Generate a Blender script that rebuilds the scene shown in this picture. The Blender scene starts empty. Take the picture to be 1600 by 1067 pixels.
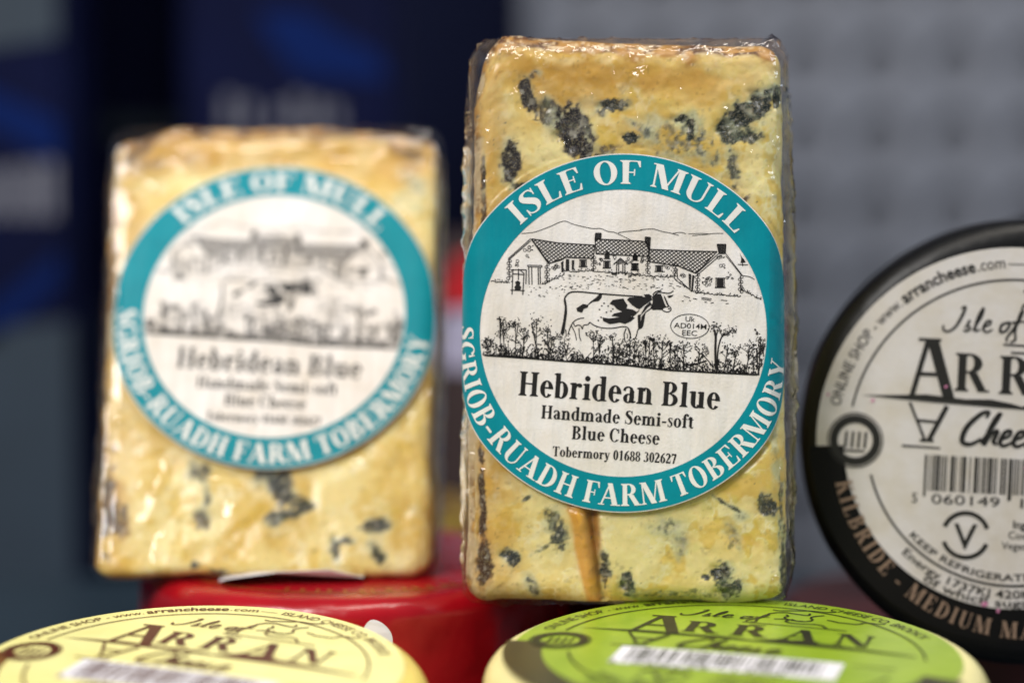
import bpy, bmesh, math, random
import numpy as np
from mathutils import Vector, Matrix
from mathutils.geometry import delaunay_2d_cdt, tessellate_polygon
R = math.radians
PI = math.pi
rng = random.Random(7)
scene = bpy.context.scene
COL = scene.collection

# ------------------------------------------------------------------ camera
CAM_Z = 0.1536            # camera height above the shelf
PITCH = R(5.3)
FPX = 3778.0              # focal length in pixels of the 1600 px wide photograph
cam_d = bpy.data.cameras.new('camera')
cam = bpy.data.objects.new('camera', cam_d)
COL.objects.link(cam)
cam.location = (0, 0, CAM_Z)
cam.rotation_euler = (R(90) - PITCH, 0, 0)
cam_d.sensor_width = 36
cam_d.lens = 36 * FPX / 1600
cam_d.clip_start = 0.01
cam_d.clip_end = 50
cam_d.dof.use_dof = True
cam_d.dof.focus_distance = 0.535
cam_d.dof.aperture_fstop = 3.7
scene.camera = cam
scene.render.resolution_x = 1024
scene.render.resolution_y = 682

# ------------------------------------------------------------------ world and lamps
world = bpy.data.worlds.new('World')
scene.world = world
world.use_nodes = True
wb = world.node_tree.nodes['Background']
wb.inputs[0].default_value = (0.80, 0.88, 1.0, 1)
wb.inputs[1].default_value = 0.17

def area_lamp(name, loc, target, sx, sy, watts, color):
    d = bpy.data.lights.new(name, 'AREA')
    d.shape = 'RECTANGLE'; d.size = sx; d.size_y = sy
    d.energy = watts; d.color = color
    o = bpy.data.objects.new(name, d); COL.objects.link(o)
    o.location = loc
    o.rotation_euler = (Vector(target) - Vector(loc)).to_track_quat('-Z', 'Y').to_euler()
    return o
area_lamp('shop_window_light', (-0.75, -0.35, 1.05), (0, 0.55, 0.06), 0.55, 0.5, 21, (1.0, 0.97, 0.93))
area_lamp('counter_strip_light', (0.15, 0.42, 0.95), (0.02, 0.56, 0.05), 0.9, 0.10, 5.0, (1.0, 0.93, 0.82))
area_lamp('shop_ceiling_light', (1.0, 0.2, 0.9), (0.1, 0.6, 0.08), 0.4, 0.5, 7, (0.80, 0.90, 1.0))

scene.view_settings.view_transform = 'Standard'
scene.view_settings.look = 'None'
scene.view_settings.gamma = 1
scene.view_settings.exposure = 0.0
scene.view_settings.use_curve_mapping = False
scene.cycles.use_denoising = True
scene.cycles.transparent_max_bounces = 16
scene.cycles.max_bounces = 8

def at(px, py, y):
    """point on the ray through a photograph pixel at forward distance y"""
    dx = (px - 800) / FPX; dy = (533.5 - py) / FPX
    t = y / (math.cos(PITCH) + dy * math.sin(PITCH))
    return Vector((dx * t, y, CAM_Z + t * (-math.sin(PITCH) + dy * math.cos(PITCH))))

# ------------------------------------------------------------------ materials
def srgb(r, g, b):
    f = lambda c: ((c / 255 + 0.055) / 1.055) ** 2.4 if c > 10 else c / 255 / 12.92
    return (f(r), f(g), f(b), 1)

def new_mat(name):
    m = bpy.data.materials.new(name); m.use_nodes = True
    nt = m.node_tree
    return m, nt, nt.nodes['Principled BSDF']

def noise(nt, scale, detail=4, rough=0.55, coord='Object', stretch=None):
    tc = nt.nodes.new('ShaderNodeTexCoord')
    n = nt.nodes.new('ShaderNodeTexNoise')
    n.inputs['Scale'].default_value = scale
    n.inputs['Detail'].default_value = detail
    n.inputs['Roughness'].default_value = rough
    if stretch:
        mp = nt.nodes.new('ShaderNodeMapping'); mp.inputs['Scale'].default_value = stretch
        nt.links.new(tc.outputs[coord], mp.inputs[0]); nt.links.new(mp.outputs[0], n.inputs['Vector'])
    else:
        nt.links.new(tc.outputs[coord], n.inputs['Vector'])
    return n

def ramp(nt, src, stops):
    r = nt.nodes.new('ShaderNodeValToRGB')
    while len(r.color_ramp.elements) < len(stops): r.color_ramp.elements.new(0.5)
    for e, (p, c) in zip(r.color_ramp.elements, stops):
        e.position = p; e.color = c
    nt.links.new(src, r.inputs[0])
    return r

def bump(nt, height, strength, dist, bsdf):
    b = nt.nodes.new('ShaderNodeBump')
    b.inputs['Strength'].default_value = strength
    b.inputs['Distance'].default_value = dist
    nt.links.new(height, b.inputs['Height'])
    nt.links.new(b.outputs[0], bsdf.inputs['Normal'])
    return b

def plain(name, col, rough=0.5, metallic=0.0, var=0.12, vscale=60, bumpd=0.0, bscale=200, coat=0.0, spec=0.5):
    m, nt, b = new_mat(name)
    n = noise(nt, vscale)
    c = np.array(col[:3])
    lo = tuple(c * (1 - var)) + (1,); hi = tuple(np.minimum(c * (1 + var), 1)) + (1,)
    r = ramp(nt, n.outputs[0], [(0.3, lo), (0.7, hi)])
    nt.links.new(r.outputs[0], b.inputs['Base Color'])
    b.inputs['Roughness'].default_value = rough
    b.inputs['Metallic'].default_value = metallic
    b.inputs['Coat Weight'].default_value = coat
    b.inputs['Coat Roughness'].default_value = 0.15
    b.inputs['Specular IOR Level'].default_value = spec
    if bumpd:
        n2 = noise(nt, bscale, 3)
        bump(nt, n2.outputs[0], 1.0, bumpd, b)
    return m

def paper(name, col, rough=0.5, wrinkle=0.00025, stain=None, coat=0.0):
    m, nt, b = new_mat(name)
    n = noise(nt, 90, 5, 0.6)
    c = np.array(col[:3])
    st = np.array(stain[:3]) if stain else c * 0.93
    r = ramp(nt, n.outputs[0], [(0.32, tuple(st) + (1,)), (0.62, tuple(c) + (1,))])
    nt.links.new(r.outputs[0], b.inputs['Base Color'])
    b.inputs['Roughness'].default_value = rough
    b.inputs['Coat Weight'].default_value = coat
    b.inputs['Coat Roughness'].default_value = 0.2
    w = noise(nt, 1.0, 3, 0.5, stretch=(170, 170, 28))
    f = noise(nt, 1500, 2, 0.5)
    mx = nt.nodes.new('ShaderNodeMath'); mx.operation = 'MULTIPLY_ADD'
    nt.links.new(f.outputs[0], mx.inputs[0]); mx.inputs[1].default_value = 0.06
    nt.links.new(w.outputs[0], mx.inputs[2])
    bump(nt, mx.outputs[0], 1.0, wrinkle, b)
    return m

def cheese_mat(name):
    m, nt, b = new_mat(name)
    L = nt.links.new
    a = nt.nodes.new('ShaderNodeVertexColor'); a.layer_name = 'paint'
    n = noise(nt, 500, 4, 0.6)
    r = ramp(nt, n.outputs[0], [(0.25, (0.88, 0.87, 0.84, 1)), (0.75, (1, 1, 1, 1))])
    mx = nt.nodes.new('ShaderNodeMix'); mx.data_type = 'RGBA'; mx.blend_type = 'MULTIPLY'
    mx.inputs[0].default_value = 1
    L(a.outputs[0], mx.inputs[6]); L(r.outputs[0], mx.inputs[7])
    bw = nt.nodes.new('ShaderNodeRGBToBW'); L(a.outputs[0], bw.inputs[0])
    mk = nt.nodes.new('ShaderNodeMapRange'); L(bw.outputs[0], mk.inputs['Value'])
    mk.inputs['From Min'].default_value = 0.05; mk.inputs['From Max'].default_value = 0.30
    mk.inputs['To Min'].default_value = 1.0; mk.inputs['To Max'].default_value = 0.0
    gn = noise(nt, 2300, 3, 0.6)
    gr = ramp(nt, gn.outputs[0], [(0.50, (0, 0, 0, 1)), (0.62, (1, 1, 1, 1))])
    gm = nt.nodes.new('ShaderNodeMath'); gm.operation = 'MULTIPLY'; L(gr.outputs[0], gm.inputs[0]); L(mk.outputs[0], gm.inputs[1])
    g2 = nt.nodes.new('ShaderNodeMath'); g2.operation = 'MULTIPLY'; L(gm.outputs[0], g2.inputs[0]); g2.inputs[1].default_value = 0.38
    mg = nt.nodes.new('ShaderNodeMix'); mg.data_type = 'RGBA'
    L(g2.outputs[0], mg.inputs[0]); L(mx.outputs[2], mg.inputs[6]); mg.inputs[7].default_value = srgb(150, 138, 104)
    L(mg.outputs[2], b.inputs['Base Color'])
    b.inputs['Roughness'].default_value = 0.34
    b.inputs['Subsurface Weight'].default_value = 0.30
    b.inputs['Subsurface Radius'].default_value = (0.0035, 0.0022, 0.0008)
    b.inputs['Subsurface Scale'].default_value = 1.0
    n2 = noise(nt, 300, 4, 0.6)
    hm = nt.nodes.new('ShaderNodeMath'); hm.operation = 'MULTIPLY_ADD'
    L(gm.outputs[0], hm.inputs[0]); hm.inputs[1].default_value = 1.3; L(n2.outputs[0], hm.inputs[2])
    bump(nt, hm.outputs[0], 0.6, 0.00022, b)
    return m

def film_mat(name, depth=0.0014):
    m = bpy.data.materials.new(name); m.use_nodes = True
    nt = m.node_tree; nt.nodes.clear()
    out = nt.nodes.new('ShaderNodeOutputMaterial')
    tr = nt.nodes.new('ShaderNodeBsdfTransparent'); tr.inputs[0].default_value = (0.975, 0.975, 0.97, 1)
    gl = nt.nodes.new('ShaderNodeBsdfGlossy'); gl.inputs['Roughness'].default_value = 0.07
    gl.inputs['Color'].default_value = (0.95, 0.96, 1, 1)
    fr = nt.nodes.new('ShaderNodeFresnel'); # thin sheet: the same reflectance from both sides
    ge = nt.nodes.new('ShaderNodeNewGeometry')
    mr = nt.nodes.new('ShaderNodeMapRange'); mr.inputs['To Min'].default_value = 1.45; mr.inputs['To Max'].default_value = 1 / 1.45
    nt.links.new(ge.outputs['Backfacing'], mr.inputs['Value']); nt.links.new(mr.outputs[0], fr.inputs['IOR'])
    mix = nt.nodes.new('ShaderNodeMixShader')
    # sharp creases: ridged noise, plus long stretch lines
    n1 = noise(nt, 110, 3, 0.6); n2 = noise(nt, 1.0, 3, 0.6, stretch=(45, 45, 140))
    ab = nt.nodes.new('ShaderNodeMath'); ab.operation = 'SUBTRACT'; ab.inputs[1].default_value = 0.5
    ab2 = nt.nodes.new('ShaderNodeMath'); ab2.operation = 'ABSOLUTE'
    nt.links.new(n1.outputs[0], ab.inputs[0]); nt.links.new(ab.outputs[0], ab2.inputs[0])
    vo = nt.nodes.new('ShaderNodeTexVoronoi'); vo.feature = 'F1'; vo.inputs['Scale'].default_value = 170
    wn = noise(nt, 60, 2); vm = nt.nodes.new('ShaderNodeVectorMath'); vm.operation = 'MULTIPLY_ADD'; vm.inputs[1].default_value = (.012, .012, .012)
    tcv = nt.nodes.new('ShaderNodeTexCoord'); nt.links.new(wn.outputs['Color'], vm.inputs[0]); nt.links.new(tcv.outputs['Object'], vm.inputs[2]); nt.links.new(vm.outputs[0], vo.inputs['Vector'])
    va = nt.nodes.new('ShaderNodeMath'); va.operation = 'MULTIPLY_ADD'; va.inputs[1].default_value = 0.22
    nt.links.new(vo.outputs['Distance'], va.inputs[0]); nt.links.new(ab2.outputs[0], va.inputs[2])
    ad = nt.nodes.new('ShaderNodeMath'); ad.operation = 'ADD'
    nt.links.new(va.outputs[0], ad.inputs[0]); nt.links.new(n2.outputs[0], ad.inputs[1])
    bm_ = nt.nodes.new('ShaderNodeBump'); bm_.inputs['Strength'].default_value = 1.0
    bm_.inputs['Distance'].default_value = depth
    nt.links.new(ad.outputs[0], bm_.inputs['Height'])
    nt.links.new(bm_.outputs[0], gl.inputs['Normal']); nt.links.new(bm_.outputs[0], fr.inputs['Normal'])
    nt.links.new(fr.outputs[0], mix.inputs[0])
    nt.links.new(tr.outputs[0], mix.inputs[1]); nt.links.new(gl.outputs[0], mix.inputs[2])
    nt.links.new(mix.outputs[0], out.inputs[0])
    return m

M = {}
M['cheese'] = cheese_mat('blue_cheese')
M['film'] = film_mat('cling_film')
M['film_smooth'] = film_mat('taut_cling_film', 0.00035)
M['paper_cream'] = paper('label_paper', srgb(236, 230, 226), 0.55, 0.0014, srgb(222, 212, 200))
M['teal'] = paper('teal_print', srgb(0, 138, 152), 0.5, 0.0006, srgb(0, 128, 142))
M['teal'].node_tree.nodes['Principled BSDF'].inputs['Specular IOR Level'].default_value = 0.2
M['white_ink'] = paper('white_lettering', srgb(235, 232, 226), 0.55, 0.0004)
M['black_ink'] = plain('black_ink', srgb(20, 16, 15), 0.5)
M['dark_ink'] = plain('dark_ink', srgb(28, 26, 22), 0.45)
M['brown_ink'] = plain('brown_ink', srgb(84, 36, 20), 0.45)
M['olive_ink'] = plain('olive_ink', srgb(34, 34, 10), 0.45)
M['tan_ink'] = plain('tan_ink', srgb(136, 112, 94), 0.45)
M['grey_ink'] = plain('grey_ink', srgb(105, 98, 105), 0.5)
M['gold_ink'] = plain('gold_ink', srgb(190, 140, 60), 0.35, 0.6)
M['pink_ink'] = plain('pink_ink', srgb(196, 120, 156), 0.5)
M['paper_silver'] = paper('silver_grey_label', srgb(206, 200, 196), 0.33, 0.0002, srgb(196, 187, 174), 0.3)
M['paper_yellow'] = paper('yellow_label', srgb(243, 235, 160), 0.4, 0.0002, srgb(238, 228, 146), 0.3)
M['paper_green'] = paper('lime_green_label', srgb(150, 176, 40), 0.35, 0.0003, srgb(136, 164, 32), 0.4)
M['band_black'] = plain('black_band', srgb(9, 8, 8), 0.5, spec=.2)
M['band_brown'] = plain('brown_band', srgb(44, 36, 16), 0.3, coat=0.1)
M['band_ochre'] = plain('ochre_band', srgb(120, 80, 40), 0.35)
M['paper_white'] = paper('white_sticker', srgb(232, 228, 232), 0.5, 0.0002)
M['wax_black'] = plain('black_wax', srgb(9, 9, 11), 0.42, bumpd=0.0008, bscale=60, coat=0.0, spec=.3)
M['wax_red'] = plain('red_wax', srgb(165, 8, 24), 0.25, bumpd=0.0016, bscale=45, coat=0.15)
M['wax_dark_red'] = plain('dark_red_wax', srgb(78, 22, 22), 0.45, bumpd=0.0008, bscale=50)
M['shade_brown'] = plain('dark_brown_shade', srgb(38, 24, 22), 0.5, bumpd=0.0006, bscale=60)  # shade put into the colour of the added truckle behind the wedge
M['wax_cream'] = plain('cream_wax', srgb(238, 226, 160), 0.35, bumpd=0.0006, bscale=70)
M['wax_yellow'] = plain('yellow_wax', srgb(234, 208, 112), 0.35, bumpd=0.0006, bscale=70)
M['wax_gold'] = plain('olive_gold_wax', srgb(150, 122, 40), 0.4, bumpd=0.0008, bscale=70)
M['metal_grey'] = plain('grey_painted_metal', srgb(118, 122, 134), 0.5, 0.0, var=0.12, vscale=8)
M['slate'] = plain('slate_blue_shelf', srgb(38, 52, 64), 0.4, var=0.2, vscale=9)
M['wall_dark'] = plain('dark_wall', srgb(12, 18, 44), 0.8, var=0.3, vscale=6, spec=.1)
M['navy'] = plain('navy_card', srgb(5, 11, 44), 0.7, var=0.25, vscale=20, spec=.1)
M['blue'] = plain('royal_blue_print', srgb(2, 26, 80), 0.7, var=0.2, vscale=20, spec=.1)
M['teal_grey'] = plain('grey_teal_print', srgb(36, 50, 64), 0.6, var=0.2, vscale=20)
M['pale_print'] = plain('pale_print', srgb(105, 106, 118), 0.5)
M['red_print'] = plain('red_print', srgb(190, 14, 30), 0.5)
M['violet_white'] = plain('lilac_white_print', srgb(170, 165, 190), 0.5)
M['brown_card'] = plain('dark_brown_card', srgb(50, 34, 34), 0.6)

# ------------------------------------------------------------------ object helpers
def link(o, parent=None):
    COL.objects.link(o)
    if parent is not None: o.parent = parent
    return o

def mesh_obj(name, verts, faces, mat, parent=None, smooth=True, mats=None, fmat=None):
    me = bpy.data.meshes.new(name)
    me.from_pydata([tuple(v) for v in verts], [], [tuple(f) for f in faces])
    for mm in (mats or [mat]): me.materials.append(mm)
    if fmat is not None: me.polygons.foreach_set('material_index', fmat)
    if smooth: me.polygons.foreach_set('use_smooth', [True] * len(me.polygons))
    me.update()
    return link(bpy.data.objects.new(name, me), parent)

def thing(name, loc, label, cat, group=None, rot=(0, 0, 0)):
    o = bpy.data.objects.new(name, None); o.empty_display_size = 0.01
    COL.objects.link(o); o.location = loc; o.rotation_euler = rot
    tag(o, label, cat, group)
    return o

def tag(o, label=None, cat=None, group=None, kind=None):
    if label: o['label'] = label
    if cat: o['category'] = cat
    if group: o['group'] = group
    if kind: o['kind'] = kind
    return o

# ------------------------------------------------------------------ numpy noise
def lattice(seed):
    return np.random.RandomState(seed).rand(256, 256)
def vnoise(x, y, seed):
    g = lattice(seed)
    xi = np.floor(x).astype(int); yi = np.floor(y).astype(int)
    fx = x - xi; fy = y - yi
    fx = fx * fx * (3 - 2 * fx); fy = fy * fy * (3 - 2 * fy)
    a = g[xi % 256, yi % 256]; b = g[(xi + 1) % 256, yi % 256]
    c = g[xi % 256, (yi + 1) % 256]; d = g[(xi + 1) % 256, (yi + 1) % 256]
    return (a * (1 - fx) + b * fx) * (1 - fy) + (c * (1 - fx) + d * fx) * fy
def fbm(x, y, seed, octv=4, gain=0.5):
    s = 0; a = 1; t = 0
    for k in range(octv):
        s = s + a * vnoise(x * 2 ** k, y * 2 ** k, seed + k); t += a; a *= gain
    return s / t
def sstep(a, b, x):
    t = np.clip((x - a) / (b - a), 0, 1)
    return t * t * (3 - 2 * t)

# ------------------------------------------------------------------ lettering: a bold serif face drawn as polygons
T_, t_, SF, SH = 0.20, 0.055, 0.075, 0.05
def rect(x0, y0, x1, y1): return [(x0, y0), (x1, y0), (x1, y1), (x0, y1)]
def stem(x, y0=0.0, y1=1.0, b=1, t=1, w=None):
    w = T_ if w is None else w
    p = [rect(x, y0, x + w, y1)]
    if b: p.append([(x - SF, y0), (x + w + SF, y0), (x + w + SF, y0 + SH * .6), (x + w, y0 + SH * 1.8), (x, y0 + SH * 1.8), (x - SF, y0 + SH * .6)])
    if t == 1: p.append([(x - SF, y1), (x - SF, y1 - SH * .6), (x, y1 - SH * 1.8), (x + w, y1 - SH * 1.8), (x + w + SF, y1 - SH * .6), (x + w + SF, y1)])
    if t == 2: p.append([(x - SF, y1 - SH * 1.2), (x - SF, y1 - SH * 0.5), (x + w * .5, y1), (x + w * .5, y1 - SH * 3)])
    return p
def bowl(cx, cy, rx, ry, a0=0, a1=360, T=None, t=None, n=28):
    T = T_ if T is None else T; t = t_ if t is None else t
    o = []; i = []
    for k in range(n + 1):
        a = R(a0 + (a1 - a0) * k / n)
        o.append((cx + rx * math.cos(a), cy + ry * math.sin(a)))
        i.append((cx + (rx - T) * math.cos(a), cy + (ry - t) * math.sin(a)))
    return [[o[k], o[k + 1], i[k + 1], i[k]] for k in range(n)]
def diag(x0, y0, x1, y1, w): return [[(x0, y0), (x0 + w, y0), (x1 + w, y1), (x1, y1)]]
def spline(pts, n=6):
    P = [np.array(p, float) for p in pts]; out = []
    for k in range(len(P) - 1):
        p0 = P[max(k - 1, 0)]; p1 = P[k]; p2 = P[k + 1]; p3 = P[min(k + 2, len(P) - 1)]
        for j in range(n):
            t = j / n
            out.append(0.5 * ((2 * p1) + (-p0 + p2) * t + (2 * p0 - 5 * p1 + 4 * p2 - p3) * t * t + (-p0 + 3 * p1 - 3 * p2 + p3) * t ** 3))
    out.append(P[-1]); return out
def pen(pts, n=6):
    """pts: (x, y, width) -> quads of a smooth stroke of varying width"""
    s = spline(pts, n); L = []; Rr = []
    for k, p in enumerate(s):
        d = s[min(k + 1, len(s) - 1)][:2] - s[max(k - 1, 0)][:2]
        d = d / (np.linalg.norm(d) + 1e-9); nn = np.array((-d[1], d[0]))
        L.append(tuple(p[:2] + nn * p[2] / 2)); Rr.append(tuple(p[:2] - nn * p[2] / 2))
    return [[L[k], L[k + 1], Rr[k + 1], Rr[k]] for k in range(len(s) - 1)]
def circ(cx, cy, rx, ry=None, n=14, rot=0):
    ry = rx if ry is None else ry
    c, s = math.cos(rot), math.sin(rot)
    return [(cx + rx * math.cos(2 * PI * k / n) * c - ry * math.sin(2 * PI * k / n) * s,
             cy + rx * math.cos(2 * PI * k / n) * s + ry * math.sin(2 * PI * k / n) * c) for k in range(n)]
X = 0.68
def glyph(ch):
    T, t = T_, t_
    arm_b = lambda x, w: [rect(x, 0, x + w, SH), [(x + w - .16, 0), (x + w, 0), (x + w + .02, .27), (x + w - .02, .27), (x + w - .09, .07)]]
    arm_t = lambda x, w: [[(px, 1 - py) for px, py in p] for p in arm_b(x, w)]
    if ch == 'I': return stem(.11), .42
    if ch == 'L': return stem(.11) + arm_b(.2, .46), .72
    if ch == 'E': return stem(.11) + arm_b(.2, .48) + arm_t(.2, .45) + [rect(.25, .49, .5, .54), rect(.47, .38, .51, .65)], .75
    if ch == 'F': return stem(.11) + arm_t(.2, .46) + [rect(.25, .47, .5, .52), rect(.47, .36, .51, .63)], .69
    if ch == 'H': return stem(.11) + stem(.60) + [rect(.2, .48, .7, .54)], .91
    if ch == 'O': return bowl(.42, .5, .38, .52), .84
    if ch == 'C': return bowl(.43, .5, .39, .52, 42, 318) + [[(.66, .66), (.76, .66), (.74, 1.0), (.70, 1.0)], pen([(.70, .12, .04), (.78, .25, .04)], 2)[0]], .82
    if ch == 'G': return bowl(.43, .5, .39, .52, 42, 312) + [[(.66, .66), (.76, .66), (.74, 1.0), (.70, 1.0)]] + stem(.60, .03, .42, 0, 1), .88
    if ch == 'D': return stem(.11) + bowl(.36, .5, .44, .5, -90, 90) + [rect(.2, 0, .37, t), rect(.2, 1 - t, .37, 1)], .85
    if ch == 'B': return stem(.11) + bowl(.38, .26, .34, .26, -90, 90) + bowl(.36, .76, .30, .24, -90, 90) + [rect(.2, 0, .39, t), rect(.2, 1 - t, .37, 1), rect(.2, .49, .39, .49 + t)], .78
    if ch == 'R': return stem(.11) + bowl(.38, .74, .32, .26, -90, 90) + [rect(.2, 1 - t, .39, 1), rect(.2, .48, .39, .48 + t)] + diag(.62, 0, .36, .5, .22) + [rect(.6, 0, .9, SH)], .86
    if ch == 'P': return stem(.11) + bowl(.38, .74, .32, .26, -90, 90) + [rect(.2, 1 - t, .39, 1), rect(.2, .48, .39, .48 + t)], .74
    if ch == 'T': return stem(.29, 0, 1, 1, 0) + [rect(.05, 1 - SH, .73, 1), [(.04, .74), (.08, .74), (.14, .95), (.14, 1), (.04, 1)], [(.74, .74), (.70, .74), (.64, .95), (.64, 1), (.74, 1)]], .78
    if ch == 'U': return stem(.11, .3, 1, 0, 1) + stem(.66, .3, 1, 0, 1, .07) + bowl(.42, .31, .31, .33, 180, 270) + bowl(.42, .31, .31, .33, 270, 360, .07), .86
    if ch == 'M': return stem(.10, 0, 1, 1, 0, .06) + stem(.83, 0, 1, 1, 1) + diag(.44, 0, .08, 1, .23) + diag(.50, 0, .80, 1, .06) + [rect(.02, 1 - SH, .2, 1)], 1.12
    if ch == 'N': return stem(.10, 0, 1, 1, 0, .07) + stem(.70, 0, 1, 0, 1, .07) + diag(.58, 0, .08, 1, .2) + [rect(.0, 1 - SH, .2, 1)], .88
    if ch == 'A': return diag(.08, 0, .40, 1, .07) + diag(.60, 0, .33, 1, .22) + [rect(.2, .3, .65, .36), rect(.0, 0, .25, SH), rect(.52, 0, .92, SH)], .9
    if ch == 'Y': return stem(.33, 0, .48, 1, 0) + diag(.33, .42, .04, 1, .22) + diag(.45, .42, .70, 1, .07) + [rect(.0, 1 - SH, .34, 1), rect(.58, 1 - SH, .86, 1)], .82
    if ch == 'K': return stem(.11) + diag(.3, .42, .66, 1, .08) + diag(.62, 0, .36, .55, .23) + [rect(.55, 1 - SH, .84, 1), rect(.55, 0, .93, SH)], .9
    if ch == 'S': return pen([(.55, .82, .05), (.47, .955, .06), (.33, .97, .07), (.19, .90, .14), (.17, .74, .2), (.32, .57, .24), (.47, .42, .24), (.52, .24, .18), (.44, .06, .09), (.28, .03, .06), (.14, .10, .05), (.09, .24, .05)]) + [rect(.54, .70, .58, 1), rect(.06, 0, .10, .3)], .66
    if ch == '-': return [rect(.05, .27, .38, .38)], .43
    if ch == 'a': return pen([(.09, .5, .12), (.14, .62, .09), (.27, .66, .06), (.38, .6, .12), (.42, .46, T)], 5) + [rect(.32, .08, .52, .5)] + pen([(.40, .08, .12), (.5, .05, .08), (.6, .08, .04)], 4) + bowl(.27, .19, .21, .20, 60, 330, .17, .05), .6
    if ch == 'b': return stem(.07, 0, 1.03, 0, 2) + bowl(.33, .34, .29, .36, -120, 120), .66
    if ch == 'd': return bowl(.31, .34, .29, .36, 60, 300) + stem(.39, 0, 1.03, 0, 2) + [rect(.5, 0, .66, SH)], .68
    if ch == 'e': return bowl(.31, .34, .28, .36, 0, 322) + [rect(.1, .36, .58, .42)], .60
    if ch == 'h': return stem(.09, 0, 1.03, 1, 2) + bowl(.40, .42, .24, .27, 0, 150) + stem(.44, 0, .44, 1, 0), .74
    if ch == 'n': return stem(.09, 0, X, 1, 2) + bowl(.40, .42, .24, .27, 0, 150) + stem(.44, 0, .44, 1, 0), .74
    if ch == 'm': return stem(.09, 0, X, 1, 2) + bowl(.40, .42, .24, .27, 0, 150) + stem(.44, 0, .44, 1, 0) + bowl(.75, .42, .24, .27, 0, 150) + stem(.79, 0, .44, 1, 0), 1.09
    if ch == 'r': return stem(.09, 0, X, 1, 2) + pen([(.24, .42, .06), (.33, .60, .08), (.42, .62, .10)], 4) + [circ(.44, .58, .10, .09)], .55
    if ch == 'u': return stem(.09, .25, X, 0, 2) + bowl(.33, .25, .24, .27, 180, 330) + stem(.44, 0, X, 0, 2) + [rect(.5, 0, .7, SH)], .74
    if ch == 'i': return stem(.09, 0, X, 1, 2) + [circ(.19, .89, .115, .115)], .38
    if ch == 'l': return stem(.09, 0, 1.03, 1, 2), .38
    if ch == 'o': return bowl(.31, .34, .29, .36), .63
    if ch == 's': return pen([(.36, .56, .05), (.31, .645, .05), (.21, .655, .06), (.125, .60, .10), (.125, .50, .13), (.22, .385, .15), (.32, .28, .15), (.34, .16, .12), (.27, .04, .06), (.18, .02, .05), (.10, .07, .05), (.06, .17, .05)], 5) + [rect(.355, .48, .385, .68), rect(.05, .0, .08, .21)], .45
    if ch == 'f': return stem(.10, 0, .85, 1, 0) + pen([(.2, .8, T), (.23, .95, .14), (.33, 1.02, .08), (.42, .98, .1)], 4) + [circ(.42, .93, .09), rect(.0, X - .06, .42, X)], .45
    if ch == 't': return stem(.10, .12, .82, 0, 0) + pen([(.2, .16, T), (.25, .05, .12), (.33, .03, .07), (.41, .1, .04)], 4) + [rect(.0, X - .06, .4, X), [(.0, X - .03), (.10, .85), (.2, .85), (.2, X - .03)]], .44
    if ch == 'y': return diag(.24, 0, .03, X, .2) + pen([(.52, X, .06), (.36, .12, .06), (.27, -.12, .08), (.17, -.24, .1)], 4) + [circ(.13, -.2, .09), rect(.0, X - SH, .3, X), rect(.42, X - SH, .64, X)], .62
    if ch == '0': return bowl(.29, .5, .27, .51), .58
    if ch == '1': return stem(.2, 0, 1, 1, 0) + [[(.06, .82), (.08, .78), (.22, .84), (.38, 1.0), (.30, 1.0)]], .58
    if ch == '8': return bowl(.29, .26, .27, .27, 0, 360, .17) + bowl(.29, .75, .24, .26, 0, 360, .16), .58
    if ch == '6': return bowl(.29, .31, .27, .32) + pen([(.12, .34, T), (.16, .62, .18), (.3, .86, .12), (.5, 1.0, .05)], 5), .58
    if ch == '3': return bowl(.25, .28, .28, .29, -125, 95) + bowl(.25, .77, .24, .24, -80, 140, .17) + [circ(.1, .1, .09)], .58
    if ch == '2': return pen([(.06, .75, .06), (.12, .93, .09), (.27, .96, .12), (.40, .84, T), (.40, .66, T), (.26, .40, .13), (.07, .08, .09)], 5) + [rect(.03, 0, .53, .16), [(.48, .1), (.53, .1), (.57, .3), (.53, .3)]], .58
    if ch == '7': return [rect(.05, .84, .54, 1), [(.03, .7), (.07, .7), (.12, .9), (.05, 1)]] + diag(.16, 0, .38, .9, .17), .58
    if ch == '.': return [circ(.12, .09, .1)], .26
    return [], .30
_gc = {}
def glyph_tris(ch):
    if ch not in _gc:
        polys, adv = glyph(ch)
        V = []; F = []
        for p in polys:
            a = sum(p[k][0] * p[(k + 1) % len(p)][1] - p[(k + 1) % len(p)][0] * p[k][1] for k in range(len(p)))
            if abs(a) < 1e-7: continue
            if a < 0: p = p[::-1]
            b = len(V); V += [Vector((float(x), float(y))) for x, y in p]; F.append(list(range(b, b + len(p))))
        if V:
            vo, eo, fo, ov, oe, of = delaunay_2d_cdt(V, [], F, 0, 1e-5)
            tris = [f for f, s in zip(fo, of) if len(s)]
            _gc[ch] = (np.array([(v.x, v.y) for v in vo]), tris, adv)
        else: _gc[ch] = (np.zeros((0, 2)), [], adv)
    return _gc[ch]
def serif_text(s, track=0.0):
    V = []; F = []; x = 0; n = 0
    for ch in s:
        v, f, a = glyph_tris(ch)
        if len(v):
            V.append(v + (x, 0)); F += [[i + n for i in q] for q in f]; n += len(v)
        x += a + track
    return np.concatenate(V), F, x - track

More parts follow.
